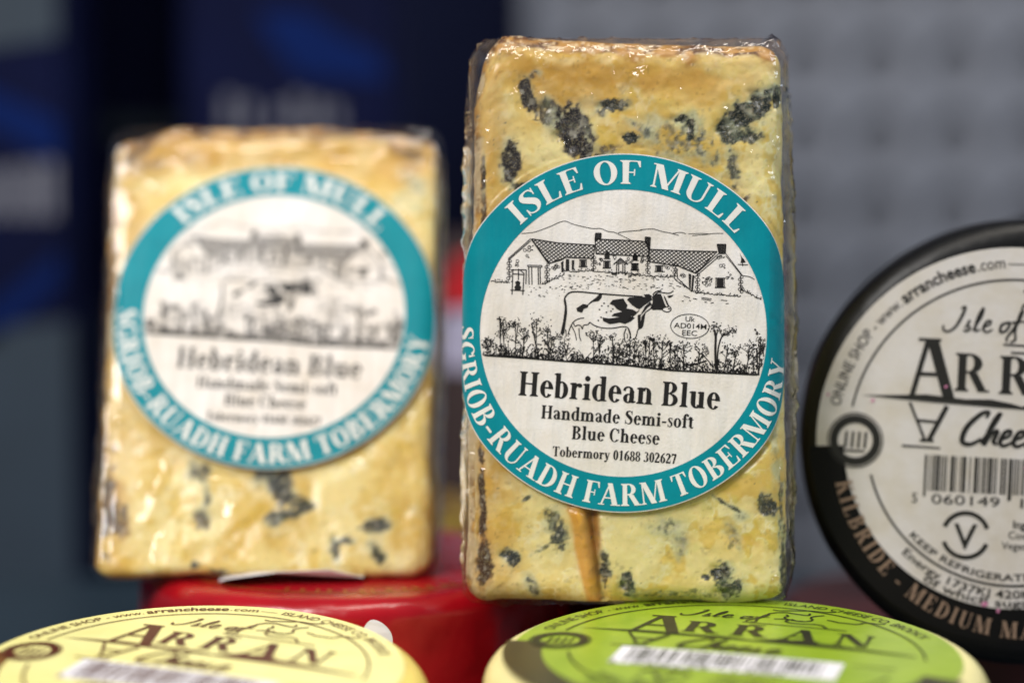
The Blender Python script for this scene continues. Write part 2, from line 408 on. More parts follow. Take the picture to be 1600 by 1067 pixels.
# sans lettering from Blender's built-in face
_sc = {}
def sans_text(s, bold=0.0, shear=0.0):
    k = (s, bold, shear)
    if k not in _sc:
        c = bpy.data.curves.new('lettering', 'FONT'); c.body = s; c.size = 1.0; c.resolution_u = 3
        c.offset = bold; c.shear = shear
        o = bpy.data.objects.new('lettering', c); COL.objects.link(o)
        dg = bpy.context.evaluated_depsgraph_get()
        me = o.evaluated_get(dg).to_mesh()
        me.calc_loop_triangles()
        V = np.array([(v.co.x, v.co.y) for v in me.vertices]) if len(me.vertices) else np.zeros((0, 2))
        F = [list(t.vertices) for t in me.loop_triangles]
        o.evaluated_get(dg).to_mesh_clear()
        bpy.data.objects.remove(o); bpy.data.curves.remove(c)
        _sc[k] = (V, F)
    V, F = _sc[k]
    cap = 0.70
    if len(V): cap = max(0.3, V[:, 1].max() if V[:, 1].max() < 1 else 0.7)
    w = V[:, 0].max() if len(V) else 0
    return V / 0.70, F, w / 0.70

def split_tris(V, F, lim):
    V = [tuple(v) for v in V]; out = []; mid = {}
    st = []
    for f in F: st += [(f[0], f[k], f[k + 1]) for k in range(1, len(f) - 1)]
    while st:
        t = st.pop()
        L = [math.dist(V[t[k]], V[t[(k + 1) % 3]]) for k in range(3)]
        m = max(L)
        if m <= lim: out.append(t); continue
        k = L.index(m); a, b, c = t[k], t[(k + 1) % 3], t[(k + 2) % 3]
        e = (min(a, b), max(a, b))
        if e not in mid: mid[e] = len(V); V.append(((V[a][0] + V[b][0]) / 2, (V[a][1] + V[b][1]) / 2))
        q = mid[e]; st += [(a, q, c), (q, b, c)]
    return np.array(V), out

class Ink:
    """2-D print: collects triangles and quads, later laid on a label surface"""
    def __init__(s): s.V = []; s.F = []; s.n = 0
    def add(s, V, F):
        V = np.asarray(V, float).reshape(-1, 2)
        s.V.append(V); s.F += [[i + s.n for i in f] for f in F]; s.n += len(V)
    def quads(s, Q):
        for q in Q: s.add(q, [list(range(len(q)))])
    def stroke(s, pts, w, smooth=0):
        p = [(a[0], a[1], (a[2] if len(a) > 2 else w)) for a in pts]
        if smooth: s.quads(pen(p, smooth))
        else:
            for k in range(len(p) - 1): s.quads(pen([p[k], p[k + 1]], 1))
    def fill(s, pts):
        vv = [Vector((a[0], a[1], 0)) for a in pts]
        s.add([(v.x, v.y) for v in vv], [list(t) for t in tessellate_polygon([vv])])
    def ell(s, cx, cy, rx, ry=None, rot=0, n=10): s.add(circ(cx, cy, rx, ry, n, rot), [list(range(n))])
    def text(s, vfw, x, y, size, ang=0.0, width=None, align='l'):
        V, F, w = vfw
        if not len(V): return
        sx = size if width is None else width / w
        P = V * (sx, size)
        if align == 'c': P = P - (w * sx / 2, 0)
        c, sn = math.cos(ang), math.sin(ang)
        s.add(np.stack([x + P[:, 0] * c - P[:, 1] * sn, y + P[:, 0] * sn + P[:, 1] * c], 1), F)
    def arc(s, vfw, cx, cy, r, a0, a1, size, bottom=False, fit=True):
        """text along an arc between angles a0 and a1 in degrees"""
        V, F, w = vfw
        span = R(abs(a1 - a0)) * r
        sx = span / w if fit else size
        xx = V[:, 0] * sx
        if bottom: th = R(a0) + xx / r; rr = r - V[:, 1] * size
        else: th = R(a0) - xx / r; rr = r + V[:, 1] * size
        s.add(np.stack([cx + rr * np.cos(th), cy + rr * np.sin(th)], 1), F)
    def ring(s, cx, cy, r, w, a0=0, a1=360, n=64):
        s.quads([[(cx + q * math.cos(a), cy + q * math.sin(a)) for q, a in ((r - w / 2, A), (r + w / 2, A), (r + w / 2, B), (r - w / 2, B))]
                 for A, B in ((R(a0 + (a1 - a0) * k / n), R(a0 + (a1 - a0) * (k + 1) / n)) for k in range(n))])
    def hatch(s, poly, ang, step, w):
        c, sn = math.cos(ang), math.sin(ang)
        Q = [(x * c + y * sn, -x * sn + y * c) for x, y in poly]
        y0 = min(q[1] for q in Q); y1 = max(q[1] for q in Q); y = y0 + step / 2
        while y < y1:
            xs = []
            for k in range(len(Q)):
                a, b = Q[k], Q[(k + 1) % len(Q)]
                if (a[1] > y) != (b[1] > y): xs.append(a[0] + (y - a[1]) / (b[1] - a[1]) * (b[0] - a[0]))
            xs.sort()
            for k in range(0, len(xs) - 1, 2):
                s.stroke([(xs[k] * c - y * sn, xs[k] * sn + y * c), (xs[k + 1] * c - y * sn, xs[k + 1] * sn + y * c)], w)
            y += step
    def build(s, name, mat, parent, mp, off, split=0):
        V = np.concatenate(s.V); F = s.F
        if split:                                    # fine enough to follow a curved surface
            V, F = split_tris(V, F, split)
        P = mp(V[:, 0], V[:, 1], off)
        o = mesh_obj(name, P, F, mat, parent, smooth=False)
        return o

# ------------------------------------------------------------------ the farm label (units: photograph pixels from the label centre, y up)
LC = (972.5, 517.5)
def c57(x, y): return (740 + x * .1625 - LC[0], LC[1] - (320 + y * .1625))     # building tracing
def c7(x, y): return (740 + x * .1625 - LC[0], LC[1] - (440 + y * .1625))      # cow and hedge tracing
def farm_drawing():
    k = Ink(); rr = random.Random(3)
    B = lambda *p: [c57(*q) for q in p]
    E = lambda x, y: (x + 1477, y)
    LW = 1.25
    line = lambda pts, w=LW, sm=0: k.stroke(B(*pts), w, sm)
    # hills
    line([(440, 250), (540, 240), (600, 225), (720, 180), (850, 128), (950, 160), (1120, 198), (1210, 200), (1280, 228), (1340, 235), (1420, 270), (1510, 315)], 1.0, 4)
    line([(1380, 240), (1450, 228), (1600, 215), E(120, 210), E(240, 203), E(320, 225), E(420, 245), E(490, 265)], 1.0, 4)
    line([E(430, 245), E(510, 235), E(560, 250)], .9, 3); line([E(580, 250), E(700, 245), E(780, 250)], .8, 3)
    line([E(620, 265), E(750, 255), E(830, 245), E(920, 245)], .9, 3)
    # roofs
    roofs = [[(540, 300), (800, 340), (1150, 360), (1140, 490), (870, 480), (710, 540)],
             [(1155, 300), (1600, 320), E(200, 335), E(195, 470), (1560, 465), (1165, 445)],
             [E(208, 400), E(560, 415), E(860, 420), E(660, 630), E(480, 560), E(200, 520)]]
    for q in roofs:
        q2 = B(*q)
        k.hatch(q2, R(36), 4.4, 1.35); k.hatch(q2, R(-44), 4.4, 1.35)
        k.stroke(q2 + [q2[0]], 1.6)
    for q in ([(1160, 245), (1215, 245), (1210, 305), (1155, 305)], [E(165, 280), E(215, 285), E(208, 405), E(165, 330)], [E(860, 350), E(945, 350), E(940, 440), E(880, 440)]):
        q2 = B(*q); k.hatch(q2, R(20), 2.2, 1.5); k.hatch(q2, R(95), 2.4, 1.2); k.stroke(q2 + [q2[0]], 1.5)
    # gables
    for d in (0, 16):
        line([(310, 495 + d), (530, 298 + d * 1.3)], 1.3); line([(532 + d * .6, 300 + d), (700 + d * .7, 540)], 1.3)
        line([E(660 + d * .5, 632 + d), E(875 + d, 440 + d)], 1.3); line([E(945, 440 + d * 1.3), E(1110 - d * .5, 655)], 1.3)
    # quoins: chains of little stones
    def quoin(x, y0, y1):
        y = y0; s = 1
        while y < y1:
            cx, cy = c57(x + 9 * s, y); r = 1.9 + rr.random() * .8
            k.ring(cx, cy, r, 1.0, 0, 360, 8); k.ell(cx - s * 1.5, cy - .6, 1.1, .9); y += 24; s = -s
    for x, y0, y1 in ((322, 515, 700), (690, 550, 730), (1140, 480, 610), (E(190, 0)[0], 480, 640), (E(455, 0)[0], 550, 670), (E(672, 0)[0], 645, 820), (E(1090, 0)[0], 665, 830)): quoin(x, y0, y1)
    # stones on walls
    for x, y, n, sp in ((510, 395, 7, 42), (490, 480, 2, 22), (395, 535, 4, 34), (760, 590, 9, 45), (1190, 520, 8, 40), (1350, 480, 3, 24), (1490, 505, 5, 34), (E(130, 500)[0], 500, 4, 34), (E(385, 580)[0], 585, 6, 40), (E(530, 650)[0], 650, 5, 30),
                        (E(900, 480)[0], 482, 4, 30), (E(920, 570)[0], 572, 3, 24), (E(1000, 650)[0], 655, 7, 44), (E(760, 700)[0], 700, 14, 60)):
        for _ in range(n):
            cx, cy = c57(x + rr.uniform(-sp, sp), y + rr.uniform(-sp, sp) * .8)
            if rr.random() < .6: k.ring(cx, cy, rr.uniform(1.2, 2.6), .9, 0, 360, 7)
            else: k.ell(cx, cy, rr.uniform(1, 2.2), .9, rr.random() * 3)
    # windows, doors, porch, dormers
    for x0, y0, x1, y1 in ((1010, 505, 1070, 570), (1240, 515, 1300, 582), (1512, 538, 1570, 602), (*E(38, 540), *E(95, 602)), (*E(268, 558), *E(330, 615)), (*E(852, 678), *E(932, 768))):
        line([(x0 - 8, y0), (x1 + 8, y0)], 1.6); line([(x0 - 12, y1), (x1 + 12, y1)], 1.8)
        k.fill(B((x0 + 8, y0 + 6), (x1 - 8, y0 + 6), (x1 - 6, y1 - 4), (x0 + 6, y1 - 4))); line([(x0, y0), (x0 - 3, y1)], 1.0); line([(x1, y0), (x1 + 3, y1)], 1.0)
    for x, y in ((1272, 440), (1545, 455), E(66, 455)):
        k.fill(B((x, y - 28), (x + 26, y + 14), (x + 24, y + 50), (x - 24, y + 50), (x - 26, y + 14))); line([(x - 34, y + 52), (x + 34, y + 54)], 1.2)
    k.hatch(B((1340, 545), (1402, 488), (1470, 545)), R(10), 2.0, 1.2); line([(1335, 548), (1402, 485), (1474, 550)], 1.6)
    for x in (1365, 1385, 1425, 1445): line([(x, 545), (x, 640)], 1.5)
    k.fill(B((1310, 632), (1365, 622), (1370, 650), (1320, 648))); k.fill(B((1430, 622), (1470, 630), (1450, 655)))
    line([(500, 556), (642, 560), (640, 576), (505, 572), (500, 556)], 1.3)
    for x in (512, 540, 603, 622): line([(x, 575), (x + 4, 745)], 1.5)
    k.fill(B((825, 530), (850, 510), (848, 625), (830, 620))); k.fill(B((872, 495), (905, 498), (905, 605), (870, 605))); k.fill(B((930, 505), (955, 508), (950, 600), (930, 600)))
    line([(710, 540), (830, 505), (860, 485)], 1.4)
    k.fill(B(E(585, 632), E(612, 640), E(606, 780), E(590, 765))); k.fill(B(E(622, 645), E(642, 652), E(628, 812), E(612, 790)))
    line([E(470, 590), E(480, 680), E(620, 810)], 1.5); line([E(480, 560), E(655, 632)], 1.6)
    # well frame
    for q in (((345, 600), (490, 602)), ((350, 640), (470, 648)), ((358, 600), (350, 842)), ((465, 645), (455, 845)), ((488, 602), (485, 740)), ((335, 798), (472, 804)), ((340, 715), (350, 715)), ((412, 590), (412, 700)), ((425, 600), (470, 640))): line(q, 1.6)
    k.fill(B((378, 720), (405, 705), (432, 720), (425, 750), (440, 770), (430, 800), (380, 798), (372, 770), (388, 748)))
    # ground line, grass and dashes in the yard
    for x0, y0, x1, y1, n in ((145, 712, 330, 728, 22), (640, 745, 860, 640, 26), (830, 618, 1150, 606, 26), (1150, 610, 1600, 642, 34), (*E(0, 648), *E(440, 668), 32), (*E(440, 680), *E(640, 815), 22), (*E(650, 815), *E(1085, 855), 40), (*E(1085, 780), *E(1290, 885), 34)):
        P = [(x0 + (x1 - x0) * j / n, y0 + (y1 - y0) * j / n + rr.uniform(-8, 8)) for j in range(n + 1)]
        line(P, 1.3)
        for x, y in P:
            if rr.random() < .7:
                cx, cy = c57(x + rr.uniform(-10, 10), y + rr.uniform(-22, 6)); k.ell(cx, cy, rr.uniform(.7, 1.7), .8, rr.random() * 3, 6)
    for _ in range(150):
        x = rr.uniform(700, 2050); y = rr.uniform(650, 790)
        if x < 860 and y < 900 - x * .28: continue
        if x > 1900 and y < (x - 1900) * .8 + 650: continue
        cx, cy = c57(x, y); k.ell(cx, cy, rr.uniform(.7, 3.0), .55, R(rr.uniform(-15, 10)), 6)
    for _ in range(26):
        cx, cy = c57(rr.uniform(480, 900), rr.uniform(760, 860)); k.ell(cx, cy, rr.uniform(.6, 1.8), .7, rr.uniform(-.4, .4), 6)
    for x, y, x2, y2 in ((540, 850, 600, 870), (710, 865, 810, 880), (712, 880, 805, 895), (900, 890, 960, 895), (520, 900, 540, 902), (630, 875, 670, 882), (740, 910, 765, 912), (800, 920, 830, 916), (945, 925, 975, 922), (590, 890, 610, 900)): line([E(x, y), E(x2, y2)], 1.2)
    k.fill(B(E(1080, 430), E(1098, 470), E(1118, 490), E(1138, 525), E(1088, 530), E(1096, 490))); line([E(1060, 545), E(1160, 548)], 1.2); line([E(1105, 530), E(1110, 562)], 1.2)
    line([E(1110, 652), E(1180, 665), E(1225, 690)], 1.2, 3)
    # cow
    Cw = lambda *p: [c7(*q) for q in p]
    cl = lambda pts, w=1.7, sm=4: k.stroke(Cw(*pts), w, sm)
    cl([(868, 210), (860, 150), (880, 108), (920, 80), (1000, 74), (1150, 88), (1300, 100), (1480, 112), (1620, 120)], 2.2)
    k.fill(Cw((868, 130), (862, 250), (846, 370), (822, 478), (836, 492), (858, 478), (872, 380), (886, 280), (884, 215)))
    k.stroke(Cw((850, 400), (846, 470)), .8)
    cl([(895, 490), (915, 425), (950, 365), (1000, 336), (1052, 328)], 1.5); cl([(930, 408), (962, 470), (978, 545)], 1.4); cl([(1002, 425), (1006, 500), (1022, 552)], 1.4)
    cl([(870, 440), (880, 500)], 1.4); cl([(950, 380), (965, 410), (985, 398), (1020, 405), (1034, 436), (1046, 400), (1090, 392), (1106, 368)], 1.5)
    cl([(1106, 368), (1150, 400), (1230, 424), (1330, 426), (1420, 412), (1470, 418), (1492, 450), (1502, 492), (1490, 552)], 1.6)
    cl([(1460, 428), (1440, 490), (1452, 562)], 1.6); cl([(1464, 475), (1474, 500), (1468, 525)], 1.2)
    k.fill(Cw((975, 235), (1040, 192), (1085, 200), (1110, 172), (1160, 135), (1200, 96), (1228, 98), (1218, 135), (1190, 165), (1135, 172), (1095, 200), (1085, 228), (1048, 240), (1032, 278), (985, 265)))
    k.fill(Cw((1298, 190), (1330, 152), (1432, 138), (1452, 175), (1472, 200), (1462, 236), (1522, 245), (1568, 270), (1542, 300), (1500, 312), (1545, 325), (1505, 360), (1450, 385), (1400, 372), (1300, 388), (1238, 358), (1228, 322), (1290, 332), (1350, 326), (1400, 318), (1316, 308), (1340, 285), (1420, 266), (1368, 240), (1340, 208)))
    k.fill(Cw((1466, 150), (1490, 128), (1600, 122), (1700, 122), (1712, 150), (1640, 200), (1590, 242), (1560, 232), (1520, 205)))
    k.fill(Cw((1570, 300), (1600, 290), (1600, 400), (1575, 430)))
    for x, y in ((1245, 185), (1222, 210), (1200, 245), (1268, 272), (1285, 212), (1215, 322), (1190, 352), (1330, 240), (1312, 262)):
        a = c7(x, y); k.ell(a[0], a[1], 1.5, 1.2, 0, 7)
    D = lambda *p: [c7(x + 1477, y) for x, y in p]
    k.fill(D((132, 312), (165, 275), (158, 350), (135, 418), (104, 436), (108, 392), (128, 350)))
    k.stroke(D((250, 215), (200, 250), (165, 280), (155, 340), (138, 415), (98, 440), (82, 500), (62, 535)), 1.6, 4)
    k.stroke(D((0, 420), (18, 480), (30, 525)), 1.5, 3); k.stroke(D((110, 250), (60, 300), (0, 350)), 1.4, 3)
    k.fill(D((120, 302), (165, 215), (215, 168), (232, 196), (190, 225), (160, 262)))
    k.fill(D((218, 228), (240, 172), (232, 122), (262, 96), (318, 92), (330, 120), (352, 180), (372, 222), (345, 232), (335, 250), (280, 246), (240, 250)))
    k.fill(D((345, 100), (362, 125), (398, 205), (388, 212), (372, 190), (350, 130)))
    k.stroke(D((372, 222), (400, 212), (418, 236), (408, 258), (380, 268), (345, 258), (335, 248)), 1.6, 3); k.ell(*c7(1477 + 398, 236), 1.6, 1.2)
    k.fill(D((150, 100), (200, 94), (232, 112), (222, 130), (175, 128))); k.fill(D((380, 112), (444, 100), (420, 126), (392, 132)))
    k.stroke(D((240, 104), (265, 74), (322, 58)), 1.8, 3); k.stroke(D((262, 100), (300, 76), (345, 82), (400, 86), (440, 62)), 1.6, 3)
    # oval mark
    ov = [(1077.6 - LC[0] + 30.3 * math.cos(a) * math.cos(R(-3)) - 19 * math.sin(a) * math.sin(R(-3)), LC[1] - 506 + 30.3 * math.cos(a) * math.sin(R(-3)) + 19 * math.sin(a) * math.cos(R(-3))) for a in (2 * PI * j / 40 for j in range(41))]
    k.stroke(ov, 1.2)
    for s, x, y, w in (('Uk', 1077.5, 498.5, 15.5), ('AD014M', 1078, 509.5, 51), ('EEC', 1076.5, 520.5, 24.5)):
        k.text(sans_text(s, 0.004), x - LC[0], LC[1] - y, 8.2, R(-3), w, 'c')
    # hedge
    base = [(60, 690), (500, 718), (900, 748), (1477, 785), (1877, 830), (2277, 850), (2760, 872)]
    def by(x): return float(np.interp(x, [b[0] for b in base], [b[1] for b in base]))
    k.stroke([c7(x, by(x) + 4) for x in range(60, 2761, 30)], 2.6)
    for _ in range(850):
        x = rr.uniform(70, 2750); h = rr.random() ** 1.7 * (110 + 60 * math.sin(x * .013) * math.sin(x * .0041))
        a = c7(x, by(x) - h); k.ell(a[0], a[1], rr.uniform(.9, 2.6), rr.uniform(.7, 1.5), rr.random() * 3, 6)
    for _ in range(150):
        x = rr.uniform(70, 2750); y = by(x); d = rr.uniform(-50, 50); h = rr.uniform(50, 130)
        k.stroke([c7(x, y), c7(x + d * .3, y - h * .6), c7(x + d, y - h)], 1.0, 3)
    for x, y, sp in ((100, 560, 50), (230, 340, 14), (270, 390, 34), (385, 385, 40), (470, 470, 55), (590, 345, 55), (700, 430, 40), (740, 520, 40), (860, 540, 55), (1140, 490, 45), (1210, 520, 34), (1330, 500, 30), (1400, 590, 60), (1500, 590, 90),
                     (1540, 570, 55), (1650, 560, 18), (1690, 520, 26), (1720, 530, 20), (1810, 545, 50), (1890, 580, 28), (1930, 630, 26), (2020, 590, 55), (2170, 625, 70), (2440, 615, 48), (2520, 645, 42), (2650, 600, 50), (2720, 620, 45), (2760, 540, 36), (2790, 600, 34), (2730, 470, 12), (2715, 440, 8),
                     (2310, 425, 45), (2340, 400, 34), (2390, 470, 34), (2450, 455, 50), (2500, 440, 26)):
        b0 = by(x)
        if y > 480 or x < 1000:
            lean = rr.uniform(-40, 40)
            k.stroke([c7(x + lean, b0), c7(x + lean * .3, (b0 + y) / 2), c7(x, y)], 1.1, 4)
            for _ in range(6):
                t = rr.uniform(.15, .9); bx = x + lean * (1 - t); b1 = b0 + (y - b0) * t; ex = bx + rr.uniform(-1, 1) * (sp + 30); ey = b1 - rr.uniform(20, 75)
                k.stroke([c7(bx, b1), c7((bx + ex) / 2 + 8, (b1 + ey) / 2), c7(ex, ey)], .9, 3)
                for _ in range(5):
                    a = c7(ex + rr.gauss(0, 16), ey + rr.gauss(0, 13)); k.ell(a[0], a[1], rr.uniform(.7, 1.9), rr.uniform(.5, 1.0), rr.random() * 3, 6)
            for _ in range(2):
                t = rr.uniform(.3, .8); k.stroke([c7(x + lean * (1 - t), b0 + (y - b0) * t), c7(x + rr.uniform(-sp, sp), y + rr.uniform(-sp * .4, sp))], 1.0)
        for _ in range(int(6 + sp * .45)):
            a = c7(x + rr.gauss(0, sp * .65), y + rr.gauss(0, sp * .55)); k.ell(a[0], a[1], rr.uniform(.7, 1.9), rr.uniform(.5, 1.0), rr.random() * 3, 6)
    k.stroke([c7(2330, 820), c7(2325, 640), c7(2328, 500), c7(2310, 440)], 3.6, 4); k.stroke([c7(2345, 830), c7(2350, 640), c7(2385, 510), c7(2440, 480), c7(2480, 440)], 2.2, 4)
    k.stroke([c7(2328, 520), c7(2350, 440)], 1.6); k.stroke([c7(2010, 770), c7(2100, 780), c7(2240, 740)], 2.6, 3); k.stroke([c7(2300, 790), c7(2220, 700), c7(2180, 665)], 1.6, 3)
    V = np.concatenate(k.V); rad = np.hypot(V[:, 0], V[:, 1])
    k.F = [f for f in k.F if max(rad[i] for i in f) < 225.5]
    return k
def farm_words():
    k = Ink()
    P = lambda px, py: (px - LC[0], LC[1] - py)
    for s, x0, y0, x1, y1, h in (('Hebridean Blue', 806, 615.5, 1125, 637, 38), ('Handmade Semi-soft', 842.5, 652, 1084, 667, 21), ('Blue Cheese', 891, 684.5, 1030.5, 693, 21), ('Tobermory 01688 302627', 861, 711.5, 1057, 723, 15.5)):
        a = P(x0, y0); b = P(x1, y1)
        k.text(serif_text(s, .015), a[0], a[1], h, math.atan2(b[1] - a[1], b[0] - a[0]), math.dist(a, b))
    return k
def farm_ring_words():
    global T_
    j = Ink(); k = Ink()
    j.arc(serif_text('ISLE OF MULL', .03), 0, 0, 235.5, 134.0, 41.5, 37)
    k.arc(serif_text('SGRIOB-RUADH FARM TOBERMORY', .02), 0, 0, 272.5, 177.5, 350.5, 35, True)
    return j, k
R_OUT, R_IN = 281.5, 225.0

def farm_label(parent, mp, px, disc_seg=180):
    """mp(s, t, offset) maps label metres to the cheese surface"""
    f = lambda x, y, o: mp(np.asarray(x) * px, np.asarray(y) * px, o)
    def annulus(r0, r1, nr):
        V = []; F = []
        for i in range(nr + 1):
            r = r0 + (r1 - r0) * i / nr
            for j in range(disc_seg):
                a = 2 * PI * j / disc_seg; V.append((r * math.cos(a), r * math.sin(a)))
        for i in range(nr):
            for j in range(disc_seg):
                a = i * disc_seg + j; b = i * disc_seg + (j + 1) % disc_seg
                F.append((a, b, b + disc_seg, a + disc_seg))
        return np.array(V), F
    V, F = annulus(0.5, R_OUT + 1.6, 60)
    lab = mesh_obj('label', f(V[:, 0], V[:, 1], 0.0), F, M['paper_cream'], parent)
    V, F = annulus(R_IN + 1.5, R_OUT, 14)
    ring = mesh_obj('teal_ring', f(V[:, 0], V[:, 1], 0.00007), F, M['teal'], lab)
    for q in farm_ring_words(): q.build('ring_lettering', M['white_ink'], lab, f, 0.00016, 7)
    farm_words().build('lettering', M['black_ink'], lab, f, 0.00008)
    farm_drawing().build('farm_drawing', M['black_ink'], lab, f, 0.00008)
    return lab

# ------------------------------------------------------------------ cheese wedges
def face_map(W, Hc, taper, r):
    """surface of the front face: s across, t up from the label centre Hc; wraps round the vertical edges"""
    def mp(s, t, off):
        z = t + Hc
        w = W * (1 + taper * (z / (2 * Hc) - .5)) - r
        a = np.abs(s); sg = np.sign(s)
        th = np.clip((a - w) / r, 0, PI / 2); ex = np.maximum(a - w - r * PI / 2, 0)
        x = np.where(a <= w, a, w + (r + off) * np.sin(th))
        y = np.where(a <= w, -off, r - (r + off) * np.cos(th) + ex)
        return np.stack([sg * x, y, z], 1)
    return mp

def block(name, mat, parent, W, H, D0, D1, lean, taper, r, step, ystep, shape=None, paint=None, grow=0.0):
    """rounded slab: front face in the plane y=0, bottom made level for the given lean"""
    hw, hd, hh = W + grow, 1.0, H / 2 + grow
    D = D0
    xs = np.linspace(-hw, hw, max(8, int(2 * hw / step))); zs = np.linspace(-hh, hh, max(8, int(2 * hh / step)))
    ys = np.linspace(-D / 2 - grow, D / 2 + grow, max(6, int(D / ystep)))
    V = []; F = []; n = 0
    def patch(A, B, fn, flip):
        nonlocal n
        a, b = np.meshgrid(A, B, indexing='ij')
        P = fn(a, b).reshape(-1, 3); V.append(P)
        na, nb = len(A), len(B)
        idx = n + np.arange(na * nb).reshape(na, nb)
        q = np.stack([idx[:-1, :-1], idx[1:, :-1], idx[1:, 1:], idx[:-1, 1:]], -1).reshape(-1, 4)
        F.append(q[:, ::-1] if flip else q); n += na * nb
    yd = D / 2 + grow
    patch(xs, zs, lambda a, b: np.stack([a, -yd + 0 * a, b], -1), False)
    patch(xs[::3] if len(xs) > 60 else xs, zs[::3] if len(zs) > 60 else zs, lambda a, b: np.stack([a, yd + 0 * a, b], -1), True)
    patch(ys, zs, lambda a, b: np.stack([-hw + 0 * a, a, b], -1), True)
    patch(ys, zs, lambda a, b: np.stack([hw + 0 * a, a, b], -1), False)
    patch(xs, ys, lambda a, b: np.stack([a, b, hh + 0 * a], -1), False)
    patch(xs, ys, lambda a, b: np.stack([a, b, -hh + 0 * a], -1), True)
    P = np.concatenate(V); F = np.concatenate(F)
    q = r + grow
    lim = np.array([hw - q, yd - q, hh - q])
    C = np.clip(P, -lim, lim); d = P - C
    L = np.linalg.norm(d, axis=1, keepdims=True); L[L < 1e-12] = 1
    N = d / L
    P = C + N * q
    # to slab coordinates: z from 0, y from 0 at the front
    z = P[:, 2] + H / 2; y = P[:, 1] + D / 2; x = P[:, 0]
    u = np.clip(z / H, 0, 1)
    x = x * (1 + taper * (u - .5))
    y = np.where(y > 0, y * (D0 + (D1 - D0) * u) / D0, y)
    P = np.stack([x, y, z], 1)
    if shape is not None: P = shape(P, N)
    P[:, 2] += np.maximum(P[:, 1], 0) * math.tan(lean) * (1 - np.clip(P[:, 2] / H, 0, 1))
    me = bpy.data.meshes.new(name)
    me.from_pydata(P.tolist(), [], F.tolist())
    me.materials.append(mat)
    me.polygons.foreach_set('use_smooth', [True] * len(me.polygons))
    if paint is not None:
        col = paint(np.stack([x, y, z], 1), N)
        ca = me.color_attributes.new('paint', 'FLOAT_COLOR', 'POINT')
        ca.data.foreach_set('color', np.concatenate([col, np.ones((len(col), 1))], 1).astype(np.float32).ravel())
    me.update()
    return link(bpy.data.objects.new(name, me), parent)

def lin(*c): return np.array(srgb(*c)[:3])
def mixc(col, c, f):
    f = np.clip(f, 0, 1)[:, None]
    return col * (1 - f) + c * f

def cells(x, y, seed):
    g = np.random.RandomState(seed).rand(64, 64, 3)
    xi = np.floor(x).astype(int); yi = np.floor(y).astype(int)
    f1 = np.full(x.shape, 9.0); f2 = np.full(x.shape, 9.0); idv = np.zeros(x.shape)
    for dx in (-1, 0, 1):
        for dy in (-1, 0, 1):
            c = g[(xi + dx) % 64, (yi + dy) % 64]
            d = np.hypot(xi + dx + c[:, 0] - x, yi + dy + c[:, 1] - y)
            nr = d < f1
            f2 = np.where(nr, f1, np.minimum(f2, d)); idv = np.where(nr, c[:, 2], idv); f1 = np.where(nr, d, f1)
    return f2 - f1, idv

